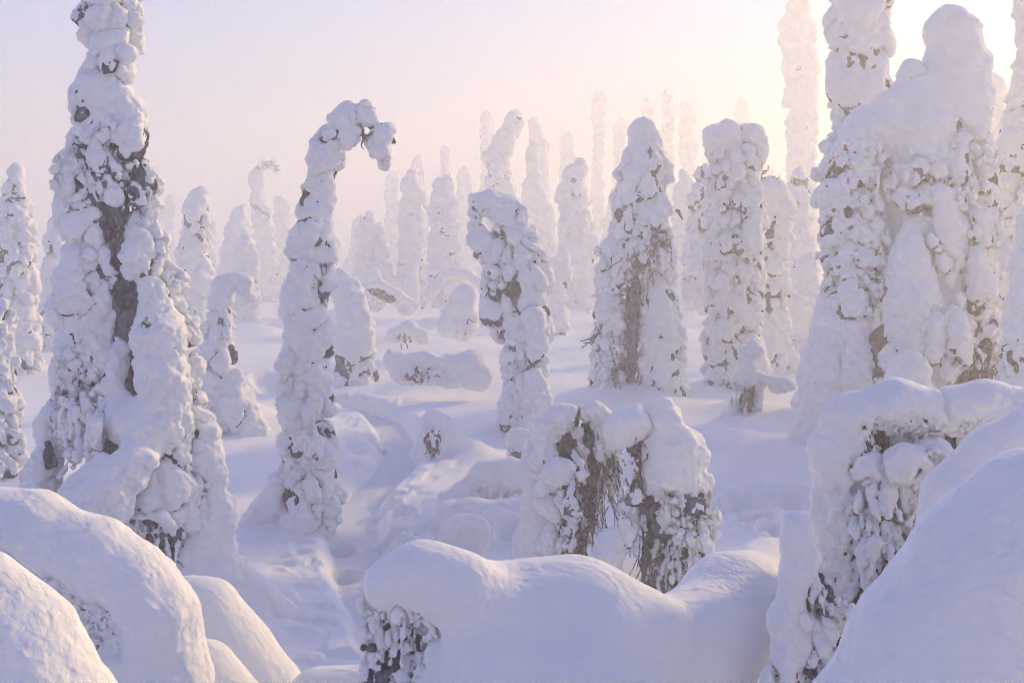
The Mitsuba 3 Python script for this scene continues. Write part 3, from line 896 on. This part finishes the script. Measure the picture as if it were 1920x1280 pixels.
# --- left side of the picture
column('snow_tree', 'lumpy snow column standing at the left edge of the picture', 32, [(338, 4, 48), (380, -4, 60), (440, -8, 66), (520, -10, 70), (600, -8, 74), (660, -8, 78), (705, -12, 84)], 2, (22, 48), .2, group=NEAR, pieces=40)
column('snow_tree', 'drooping snow column low at the left edge, in front of the lumpy one', 18.4, [(605, -34, 22), (660, -42, 30), (720, -50, 36), (800, -56, 42), (915, -70, 50)], 3, (24, 54), .1, group=NEAR, pieces=30, long=1.4)
column('snow_tree', 'pale tree half hidden by the left side of the tallest spruce', 38, [(434, 88, 124), (480, 80, 130), (560, 76, 132), (640, 74, 134), (695, 72, 136)], 4, (22, 40), .1, group=NEAR, pieces=10)
column('snow_tree', 'round-headed snow tree just right of the tallest spruce', 40, [(392, 348, 392), (440, 334, 396), (500, 332, 396), (560, 330, 396), (640, 328, 396)], 5, (20, 42), .2, group=NEAR, pieces=20)
s = Snow('snow_tree', 'small tree bowed over to the right, a tuft of bare twigs under its smooth loop', 'tree', 22.6, 6, NEAR, pieces=30)
s.limb([(412, 570, 24), (420, 535, 21), (440, 522, 14), (458, 530, 17), (464, 552, 15)], .06, 'snow_cap')
s.limb([(420, 560, 16), (425, 585, 11)], .03)
s.lobes([(408, 590, 28), (408, 660, 36), (405, 720, 40), (408, 790, 46)], (26, 52), .15)
s.limb([(430, 720, 30), (452, 780, 36), (480, 835, 36)], .12, 'snow_drape')
s.flap([(445, 700, 12, -.2), (440, 750, 28, -.3), (440, 770, 26, -.3)], .05)
s.twig(421, 592, 18, 1.6, -.12, n=26, spread=6)
s.build()
s = Snow('snow_stump', 'small round-topped snow stump between the tallest spruce and the bowed tree', 'stump', 26, 61, MOUND, rough=.3)
s.limb([(362, 606, 15), (362, 650, 17), (362, 720, 24)], .1, 'snow_cap')
s.build()
column('snow_tree', 'pale rounded tree standing behind the small bowed one', 44, [(452, 444, 482), (480, 438, 486), (540, 440, 488), (600, 436, 490), (650, 436, 492)], 62, (18, 34), group=FAR, pieces=12)
column('snow_tree', 'knobbly pale tree with a narrow top, left of the wispy-topped one', 52, [(394, 440, 462), (430, 420, 470), (480, 412, 476), (560, 408, 478), (620, 405, 480)], 7, (18, 34), group=FAR, pieces=12)
s = column('snow_tree', 'faint tree with a wispy crown of bare twigs arched over its top', 62, [(330, 470, 492), (380, 468, 500), (440, 474, 520), (520, 476, 526), (600, 478, 530)], 8, (14, 28), .2, group=FAR, build=False)
s.limb([(481, 334, 9), (488, 318, 7), (500, 311, 6), (512, 314, 5), (518, 324, 4)], .03)
for a in range(12):
    s.twig(484 + a * 3, 318 - 10 * math.sin(a / 11 * math.pi), 11, 1.3, n=3, spread=3, ang=1.2 - .1 * a)
s.build()
s = Snow('snow_tree', 'cone-shaped tree under one smooth sheet of snow behind the bent tree', 'tree', 30, 10, NEAR, pieces=20)
s.limb([(640, 515, 14), (652, 550, 28), (664, 610, 36), (666, 700, 42)], .1, 'snow_cap')
s.lobes([(666, 640, 38), (668, 700, 42)], (22, 48), .3)
s.flap([(672, 560, 18, -.1), (682, 620, 22, -.2), (684, 650, 20, -.2)], .05)
s.build()

# --- the paler rows behind
for name, label, d, prof, sd, size in [
    ('snow_tree', 'small hunched pale tree in the mist right of the bent tree', 52, [(410, 676, 706), (440, 668, 726), (490, 662, 736), (560, 664, 742)], 11, (16, 34)),
    ('snow_tree', 'left one of the two pale round-topped cones right of the hooked tip', 52, [(342, 756, 786), (390, 750, 794), (450, 746, 798), (560, 740, 800)], 12, (16, 36)),
    ('snow_tree', 'right one of the two pale round-topped cones right of the hooked tip', 48, [(348, 812, 850), (400, 802, 862), (460, 800, 866), (560, 796, 872)], 13, (16, 36)),
    ('snow_tree', 'pale stocky tree with a flat mushroom head, left of the cleft tree', 46, [(306, 1068, 1106), (335, 1058, 1100), (352, 1046, 1104), (420, 1046, 1112), (500, 1050, 1112), (590, 1052, 1112)], 18, (18, 38)),
    ('snow_tree', 'slender pale cone right of the leaning column', 54, [(276, 984, 1008), (330, 982, 1016), (400, 976, 1036), (470, 974, 1048), (560, 970, 1050)], 17, (16, 34)),
    ('snow_tree', 'dim column with a bowed top right behind the slender cone', 70, [(236, 990, 1018), (270, 992, 1028), (340, 994, 1030), (430, 990, 1034), (520, 988, 1036)], 16, (14, 28)),
    ('snow_tree', 'little white column with a bent head in front of the stocky pale tree', 42, [(484, 1036, 1070), (510, 1030, 1064), (560, 1028, 1064), (604, 1026, 1068)], 19, (14, 30)),
    ('tall_snow_tree', 'tall cream-coloured column in the mist left of the great twin tree', 56, [(-10, 1480, 1520), (40, 1462, 1530), (140, 1470, 1534), (260, 1474, 1532), (380, 1476, 1534), (480, 1474, 1536), (560, 1472, 1540)], 25, (18, 36)),
    ('snow_tree', 'pale rounded tree below the tall cream-coloured column', 42, [(325, 1478, 1516), (370, 1474, 1518), (440, 1476, 1524), (520, 1474, 1530), (600, 1470, 1534)], 26, (18, 36)),
    ('snow_tree', 'dim white hump of a tree showing between the cleft tree and the flat-capped one', 48, [(352, 1262, 1302), (400, 1258, 1312), (470, 1256, 1316), (580, 1252, 1320)], 261, (18, 36)),
    ('snow_tree', 'low pale tree filling the gap right of the hunched tree', 36, [(505, 1498, 1530), (550, 1490, 1545), (600, 1484, 1550), (680, 1480, 1560)], 262, (18, 40)),
    ('snow_tree', 'pale tree in the gap between the great twin tree and the right edge', 44, [(175, 1852, 1880), (240, 1846, 1886), (330, 1844, 1890), (450, 1842, 1890), (560, 1840, 1890)], 263, (16, 32)),
]:
    column(name, label, d, prof, sd, size, .12, group=FAR, pieces=14)
s = Snow('snow_tree', 'leaning pale column whose blunt top tilts to the right above the arched tree', 'tree', 52, 15, FAR, pieces=16)
s.lobes([(946, 420, 30), (938, 350, 27), (932, 300, 24), (948, 258, 22), (962, 232, 20)], (16, 36), .15)
s.lobes([(946, 420, 30), (950, 560, 34)], (16, 36), .15)
s.limb([(952, 250, 18), (964, 230, 20)], .05, 'snow_cap')
s.build()
GHOSTS = [(916, 195, 540, 34, 84, 'faint cream column left of the leaning one'), (1121, 165, 520, 22, 84, 'faintest thin tall column in the sky above the stocky pale tree'),
          (1251, 167, 520, 26, 84, 'faint straight column with a round top right of the cleft tree\'s head'), (1288, 190, 520, 30, 84, 'faint column with a sloping top left of the flat-capped tree'),
          (1163, 232, 520, 24, 84, 'faint short column close left of the cleft tree\'s head'), (1212, 180, 500, 24, 84, 'barely visible column behind the head of the cleft tree'),
          (1390, 182, 500, 30, 84, 'barely visible column above the flat-capped tree'), (784, 290, 540, 34, 84, 'faint cone above the pair of pale cones'),
          (735, 330, 540, 30, 84, 'faint cone beyond the hooked tip'), (870, 305, 540, 34, 84, 'faint broad tree in the mist left of the leaning column'), (1064, 240, 520, 26, 84, 'faint thin column above the flat mushroom head'),
          (620, 400, 560, 40, 84, 'faint tree right behind the stem of the bent tree'), (300, 400, 560, 60, 84, 'faint tree right of the tallest spruce in the mist'), (1440, 300, 540, 34, 84, 'faint tree behind the hunched one'), (835, 270, 520, 24, 84, 'barely visible thin column left of the faint cream one')]
for i, (x, y0, y1, w, d, label) in enumerate(GHOSTS):
    r = np.random.default_rng(900 + i)
    ys = np.linspace(y0 + w * .5, y1, 5)
    column('snow_tree', label, d, [(y, x + r.uniform(-3, 3) - w * k / 2, x + r.uniform(-3, 3) + w * k / 2) for y, k in zip(ys, (.8, 1.0, 1.05, 1.25, 1.5))], 900 + i, (12, 24), .2, group=FAR)

r = np.random.default_rng(4711)
for i, x in enumerate(np.linspace(325, 1515, 22)):
    x, y0, w, d = x + r.uniform(-22, 22), r.uniform(345, 430), r.uniform(26, 44), r.uniform(60, 84)
    ys, sh = np.linspace(y0 + w * .4, 580, 5), r.uniform(-.12, .12)
    column('far_snow_tree', 'dim snow-laden tree among those lost in the mist at the back', d, [(y, x + (580 - y) * sh - w * k / 2 + r.uniform(-4, 4), x + (580 - y) * sh + w * k / 2 + r.uniform(-4, 4)) for y, k in zip(ys, (.75, 1.0, 1.15, 1.4, 1.7))], 7000 + i, (12, 28), .1, group='dim trees at the back')

# --- mounds and buried bushes of the middle ground
def mound(name, label, cat, d, seed, limbs, rough=.3, k=.12, px=2.2, extra=None):
    s = Snow(name, label, cat, d, seed, MOUND, rough, px)
    for q in limbs:
        s.limb(q, k * (d / 20) ** .5)
    if extra:
        extra(s)
    s.build()
    return s


def egg(s):
    s.lobes([(888, 1020, 30, -.05), (890, 1060, 30, -.05)], (16, 30), .1, fill=.9, core=0, under=0)


mound('snow_mound', 'egg-shaped snow mound leaning right beside the trodden trail', 'snow mound', 15, 50, [[(862, 1000, 36), (846, 1070, 48)], [(880, 1000, 36), (888, 1070, 34)]])
mound('snow_mound', 'broad hump of snow with a frayed lower rim left of the leaning pair', 'snow mound', 17, 51, [[(915, 898, 36), (950, 893, 33), (1000, 893, 36)], [(875, 925, 26), (845, 950, 32)]],
      extra=lambda s: (s.strands([(892, 905), (940, 915), (990, 910)], (18, 34), (9, 14), (-.25, -.1), n=14), s.core([(905, 905, 22), (985, 905, 22)])))
mound('snow_mound', 'long low drift of snow in front of the frayed hump', 'snow mound', 16, 52, [[(795, 1000, 24), (845, 974, 30), (900, 968, 30), (985, 966, 34)]], rough=.15, k=.2)
mound('snow_mound', 'round snow ball perched beside the foot of the arched tree', 'snow mound', 19, 53, [[(972, 828, 25), (985, 830, 24)]],
      extra=lambda s: (s.strands([(955, 838), (998, 840)], (14, 24), (7, 11), (-.2, -.05), n=9), s.core([(975, 838, 20), (980, 870, 16)]), s.limb([(975, 870, 18), (975, 900, 24)])))
mound('snow_mound', 'hooded mound with a rimed hollow in its front, beside the bend of the trail', 'snow mound', 21, 54, [[(812, 795, 26), (812, 850, 44)], [(830, 800, 22), (870, 850, 28), (900, 870, 26)]],
      extra=lambda s: (s.carve([(806, 812, 18, -.42), (815, 830, 16, -.42)]), s.core([(812, 820, 17, -.24), (812, 828, 17, -.24)]), s.lobes([(813, 808, 15, -.34), (815, 824, 14, -.36)], (12, 22), .05), s.twig(812, 835, 14, 1.6, -.42, n=12, spread=8)))
mound('fallen_trunk', 'snow-covered fallen trunk with a dome of snow on its right end', 'log', 27, 55, [[(752, 684, 22), (800, 680, 22), (845, 684, 19), (880, 686, 30), (905, 702, 22)], [(735, 672, 18), (750, 690, 20)], [(745, 704, 14), (800, 706, 16), (900, 712, 18)]],
      extra=lambda s: (s.lobes([(760, 696, 14, -.2), (830, 698, 14, -.2)], (9, 16), .5), s.twig(795, 698, 12, 1.6, -.35, n=8, spread=7)))
mound('snow_mound', 'small arched mound with a few bare twigs under its front, left of the middle', 'snow mound', 35, 56, [[(738, 628, 15), (765, 618, 16), (792, 632, 13)]], extra=lambda s: s.twig(760, 630, 10, 1.5, -.35, n=20, spread=8))
mound('snow_mound', 'upright round mound against the left foot of the arched tree', 'snow mound', 34, 57, [[(872, 556, 24), (868, 610, 30)], [(850, 575, 16), (835, 610, 18)]], extra=lambda s: s.twig(872, 605, 14, 1.5, -.4, n=10, spread=9))
mound('fallen_trunk', 'slanting snow-covered trunk behind the upright round mound', 'log', 40, 58, [[(800, 565, 8), (830, 522, 9), (850, 510, 11), (880, 516, 11), (902, 532, 9)]], k=.06)
mound('fallen_trunk', 'low bowed trunk under snow in the gap right of the bent tree', 'log', 40, 59, [[(672, 540, 10), (712, 532, 11), (745, 552, 10), (778, 572, 9)]], k=.06,
      extra=lambda s: (s.strands([(680, 540), (740, 550)], (14, 34), (6, 9), (-.1, .1), n=10), s.core([(700, 545, 9), (735, 560, 9)])))
mound('snow_stump', 'short snow stump behind the low bowed trunk', 'stump', 44, 591, [[(704, 514, 11), (702, 555, 12)]], k=.05)
mound('snow_stump', 'second short stump, bent to the right, behind the low bowed trunk', 'stump', 43, 592, [[(738, 528, 8), (752, 530, 9), (756, 560, 9)]], k=.05)
mound('snow_stump', 'stub of a snow-covered tree between the two pale cones and the low trunk', 'stump', 46, 593, [[(772, 505, 13), (772, 560, 16)]], k=.05)
mound('snow_mound', 'half dome of snow before the dark foot of the great twin tree', 'snow mound', 19, 594, [[(1706, 700, 42), (1706, 780, 52)]], k=.1)
mound('snow_mound', 'low smooth drift right of the hunched tree', 'snow mound', 33, 595, [[(1500, 575, 20), (1540, 590, 26)], [(1490, 610, 14), (1530, 605, 12)]], k=.15)
mound('snow_mound', 'low drift between the cleft tree and the flat-capped one', 'snow mound', 44, 596, [[(1290, 580, 9), (1320, 566, 10), (1345, 566, 10)]], k=.1)

# --- the leaning pair
s = Snow('arched_bush', 'left one of two bushes leaning together, reddish bare twigs hanging from its arch', 'bush', 12.9, 70, MOUND, pieces=10)
s.limb([(1012, 860, 26, -.1), (1022, 805, 28), (1055, 780, 26), (1080, 778, 22)], .06, 'snow_cap')
s.limb([(1085, 778, 20), (1110, 774, 19), (1140, 790, 15)], .04, 'snow_cap')
s.limb([(1010, 840, 30), (1006, 930, 30), (1000, 1080, 36)], .10, 'snow_drape')
s.ball((1046, 872, 28, -.25), (34, 28, 24), k=.03, part='snow_clump'); s.ball((1030, 942, 24, -.25), (26, 28, 27), k=.03, part='snow_clump'); s.ball((1022, 905, 20, -.2), k=.04)
s.core([(1062, 820, 26, .05), (1058, 900, 26, .05), (1070, 1060, 34, .05)])
s.core([(1105, 810, 20, .1), (1100, 900, 22, .12), (1090, 1030, 20, .12)])
s.strands([(1072, 800), (1084, 792), (1096, 800)], (150, 215), (11, 20), (-.16, -.06), n=4, sway=4)
s.strands([(1112, 795), (1132, 796), (1150, 812)], (80, 190), (9, 16), (-.1, .05), n=8, sway=4)
s.strands([(1040, 900), (1066, 920)], (60, 110), (12, 20), (-.26, -.14), n=6, sway=4)
s.flap([(1075, 830, 8, -.2), (1080, 880, 14, -.24)], .03); s.flap([(1070, 890, 8, -.22), (1072, 935, 15, -.24)], .03)
s.limb([(1030, 990, 20, -.15), (1040, 1060, 26, -.15)], .08)
s.twig(1120, 870, 110, 1.3, 0, n=46, spread=14, ang=-1.57, bend=.12); s.twig(1140, 850, 90, 1.3, 0, n=26, spread=9, ang=-1.6, bend=.12); s.twig(1105, 950, 80, 1.3, 0, n=34, spread=13, ang=-1.57, bend=.12); s.twig(1068, 1000, 46, 1.4, -.3, n=26, spread=11, ang=-1.3)
s.build()

s = Snow('arched_bush', 'right one of two bushes leaning together, a smooth hood over a curtain of twigs', 'bush', 12.5, 71, MOUND, pieces=14)
s.limb([(1165, 800, 33, -.1), (1188, 790, 33, -.1)], .04, 'snow_cap')
s.limb([(1218, 785, 28), (1246, 786, 36), (1266, 850, 50, -.05), (1276, 905, 56, -.05)], .10, 'snow_hood')
s.limb([(1236, 850, 36, -.15), (1240, 890, 40, -.15)], .10, 'snow_hood')
s.limb([(1318, 900, 20), (1322, 960, 18)], .08)
s.core([(1195, 830, 16, .05), (1215, 850, 24, .08), (1225, 960, 28, .08), (1235, 1100, 26, .08)])
s.core([(1280, 930, 52, .1), (1280, 1010, 50, .1), (1276, 1110, 34, .1), (1290, 1150, 18, .1)])
s.strands([(1228, 900), (1262, 932), (1300, 940), (1332, 930)], (60, 130), (11, 19), (-.34, -.18), n=12, sway=4)
s.strands([(1240, 970), (1275, 980), (1318, 985)], (90, 170), (9, 17), (-.3, -.16), n=11, sway=4)
s.strands([(1165, 838), (1185, 850), (1208, 862)], (110, 210), (9, 17), (-.18, -.02), n=6, sway=4)
s.strands([(1225, 1000), (1250, 1030)], (70, 120), (10, 16), (-.25, -.1), n=5, sway=4)
s.lobes([(1262, 930, 30, -.2), (1320, 935, 24, -.2)], (16, 28), .1, fill=0, core=0, under=.3)
s.rime([(1230, 910), (1270, 930), (1335, 915), (1340, 985), (1240, 985)], 120, (9, 22))
for q in ((1328, 964, 20), (1334, 992, 13), (1318, 1012, 16), (1328, 1052, 20), (1300, 955, 15)):
    s.ball((q[0], q[1], q[2], -.1), k=.02, part='snow_clump')
s.limb([(1152, 985, 12, -.3), (1140, 1020, 24, -.35), (1130, 1056, 26, -.35)], .06, 'snow_drape')
s.flap([(1165, 965, 9, -.3), (1168, 1000, 15, -.3)], .03); s.flap([(1190, 895, 12, -.2), (1188, 930, 16, -.22)], .03)
s.twig(1290, 1090, 60, 1.4, -.05, n=36, spread=16, ang=-1.57, bend=.15); s.twig(1222, 1010, 80, 1.4, -.1, n=26, spread=12, ang=-1.57, bend=.15); s.twig(1200, 835, 24, 1.4, -.2, n=24, spread=10)
s.build()

# --- the foreground
s = Snow('snow_mound', 'broad smooth mound of snow across the bottom of the picture, hollow under its left end', 'snow mound', 6.8, 40, MOUND, rough=.22, px=3.0, crack=.3)
s.limb([(730, 1098, 50), (792, 1084, 58), (862, 1108, 62), (930, 1172, 84, .2), (1010, 1188, 100, .25), (1080, 1182, 100, .25), (1140, 1204, 92, .2), (1196, 1218, 82, .2), (1226, 1204, 58, .2)], .16, 'snow_hood')
s.limb([(1240, 1300, 110, .3), (1330, 1282, 110, .5), (1430, 1244, 108, .9), (1560, 1262, 120, 1.5)], .2)
s.limb([(930, 1175, 62, .05), (905, 1240, 80), (890, 1300, 112, -.05), (900, 1420, 160, -.1)], .16)
s.limb([(1020, 1225, 84, .1), (940, 1350, 130, -.05), (900, 1480, 180)], .25)
s.limb([(1130, 1240, 84, .1), (1090, 1350, 130, -.1), (1060, 1480, 180)], .25)
s.core([(755, 1150, 28, .1), (765, 1420, 32, .1)])
s.lobes([(706, 1120, 30), (704, 1220, 28), (704, 1420, 30)], (22, 40), .1, long=1.5)
s.lobes([(745, 1150, 36, .06), (750, 1250, 40, .04), (755, 1420, 48, .0)], (20, 40), .1, long=1.8, cover=.85, fill=.3)
s.rime([(680, 1120), (800, 1140), (840, 1180), (790, 1290), (680, 1290)], 130, (14, 30), long=1.6)
s.strands([(712, 1140), (740, 1150), (785, 1150)], (60, 130), (14, 26), (-.05, .08), n=7, sway=4)
s.build()

s = Snow('snow_arch', 'great bowed snow arch at the lower left, its inner side rough with rime', 'snow mound', 7.2, 41, MOUND, rough=.45, px=2.8, pieces=20, crack=.2)
s.limb([(-100, 1500, 110), (-90, 1200, 96), (-60, 1000, 82), (60, 1012, 82), (160, 1052, 84), (245, 1110, 78), (282, 1190, 80), (295, 1300, 90), (300, 1420, 100)], .16, 'snow_hood')
s.limb([(-40, 1100, 90, .1), (100, 1160, 100, .15), (180, 1260, 110, .1), (180, 1420, 130, .1)], .2)
s.rime([(0, 1000), (100, 1050), (210, 1110), (250, 1160), (215, 1210), (140, 1180), (60, 1110), (0, 1060)], 240, (16, 36), sink=.3, long=1.2, k=.03)
s.rime([(110, 1150), (240, 1130), (250, 1200), (180, 1250), (130, 1220)], 120, (14, 30), sink=.25, long=1.3, k=.02)
s.limb([(220, 1240, 40, -.2), (200, 1330, 60, -.2)], .1)
s.twig(118, 1180, 30, 1.4, -.4, n=16, spread=12); s.twig(205, 1190, 36, 1.4, -.35, n=18, spread=12)
s.build()

mound('snow_mound', 'nearest mound, a smooth white slope filling the bottom left corner', 'snow mound', 4.6, 42, [[(-140, 1130, 110), (-60, 1168, 128), (0, 1240, 145), (60, 1400, 190)]], rough=.25, k=.2, px=3)
mound('snow_mound', 'smooth blue-shaded mound between the bowed arch and the tallest spruce', 'snow mound', 9.2, 43, [[(345, 1130, 46), (385, 1150, 58), (420, 1230, 80), (440, 1330, 120)], [(420, 1220, 60), (500, 1300, 70)]], rough=.1, k=.25, px=3)
mound('snow_mound', 'low smooth hump right behind the lower end of the bowed arch', 'snow mound', 8.0, 44, [[(385, 1260, 60), (430, 1330, 70)]], rough=.1, k=.2, px=3)
mound('snow_mound', 'shallow hump peeping up left of the broad mound', 'snow mound', 8.0, 45, [[(600, 1318, 66), (680, 1318, 70)]], rough=.1, k=.2, px=3)

s = Snow('snow_arch', 'snow arch at the right with two humps on top and an eye-like hollow', 'snow mound', 7.8, 46, MOUND, rough=.4, px=2.9, pieces=30, crack=.8)
s.limb([(1584, 1120, 40), (1572, 960, 42), (1566, 850, 42), (1598, 785, 46), (1682, 762, 46), (1738, 766, 42)], .10, 'snow_hood')
s.limb([(1784, 764, 42), (1850, 758, 45), (1920, 790, 52), (1990, 900, 76), (2030, 1100, 96), (2040, 1500, 120)], .07, 'snow_hood')
s.limb([(1740, 776, 36), (1780, 776, 36)], .10)
s.limb([(1566, 850, 34), (1570, 950, 40), (1580, 1060, 44)], .10, 'snow_drape')
s.core([(1632, 815, 34, .02), (1640, 850, 30, .05)])
s.core([(1670, 950, 44, .14), (1670, 1100, 56, .14), (1670, 1300, 66, .14)])
s.limb([(1690, 820, 36, .12), (1760, 825, 36, .16), (1820, 830, 36, .2)], .05)
s.limb([(1650, 900, 60), (1650, 980, 66, .03), (1650, 1100, 70, .05)], .10)
s.lobes([(1640, 920, 74), (1640, 1000, 84), (1645, 1100, 92), (1640, 1200, 100), (1630, 1330, 112)], (26, 60), .1, fill=.75, long=2.3, fine=.3)
s.ball((1684, 858, 40, -.22), (46, 36, 40), k=.11, part='snow_clump'); s.ball((1622, 872, 26, -.14), (36, 26, 26), k=.11); s.ball((1745, 850, 30, -.1), (36, 40, 30), k=.12)
s.rime([(1600, 850), (1740, 826), (1745, 900), (1610, 905)], 50, (18, 40), sink=.6, long=1.0)
s.strands([(1600, 1000), (1660, 1010), (1740, 1000)], (120, 220), (14, 26), (-.42, -.28), n=8, sway=4)
s.rime([(1590, 790), (1690, 782), (1840, 785), (1840, 830), (1700, 826), (1600, 812)], 150, (10, 22))
s.rime([(1560, 900), (1760, 880), (1740, 1000), (1680, 1150), (1560, 1280), (1530, 1000)], 200, (14, 28), long=2.4)
s.limb([(1800, 800, 34, .15), (1760, 900, 60, .3), (1760, 1100, 90, .3)], .1)
s.carve([(1614, 828, 20, -.25), (1636, 826, 16, -.25)])
s.twig(1622, 832, 18, 1.2, -.2, n=20, spread=10)
s.build()

s = Snow('snow_stump', 'rounded snow-capped stump just left of the arch with two humps', 'stump', 6.9, 47, MOUND, rough=.5, px=2.6, pieces=12)
s.limb([(1494, 998, 30), (1496, 1060, 34), (1492, 1160, 42), (1490, 1320, 60)], .08, 'snow_cap')
s.core([(1535, 1100, 18, .08), (1540, 1200, 38, .08), (1535, 1340, 52, .08)])
s.rime([(1500, 1090), (1570, 1120), (1600, 1280), (1480, 1280)], 110, (14, 30), long=1.7)
s.lobes([(1520, 1090, 32), (1530, 1180, 46), (1530, 1330, 60)], (22, 46), .25, fill=.5, long=1.6, cover=.8)
s.strands([(1510, 1100), (1550, 1110), (1580, 1120)], (100, 200), (10, 20), (-.22, -.1), n=8, sway=4)
s.limb([(1444, 1254, 20, -.05), (1438, 1340, 34, -.05)], .05, 'snow_cap')
s.build()

mound('snow_mound', 'smooth slope wedged between the two-humped arch and the slope in the corner', 'snow mound', 6.6, 48, [[(1960, 800, 50), (2010, 1000, 80), (2010, 1400, 110)], [(1960, 800, 50), (1870, 866, 62), (1806, 940, 66), (1790, 1050, 76), (1780, 1300, 120)]], rough=.15, k=.2, px=3)
mound('snow_mound', 'largest foreground slope, smooth and blue, filling the lower right corner', 'snow mound', 5.0, 49, [[(2020, 950, 120), (2090, 1200, 170), (2100, 1700, 230)], [(2020, 950, 120), (1955, 988, 138), (1870, 1080, 156), (1790, 1230, 176), (1700, 1450, 230)]], rough=.35, k=.2, px=3)

# the closed box of mist
scene['haze'] = {'type': 'cube', 'to_world': T().translate([0, 0, 8.5]).scale([430, 430, 13.5]), 'bsdf': {'type': 'null'},
                 'interior': {'type': 'ref', 'id': 'haze_air'}}
labels['haze'] = {'kind': 'stuff', 'label': 'thin pale winter mist over the whole place'}
TRI = sum(len(meshkit.WRITTEN[v['filename']][1]) for v in scene.values() if v['type'] == 'ply')
print('triangles', TRI)
print({k: v['type'] for k, v in scene.items() if v['type'] not in ('ply',)}, len(scene))
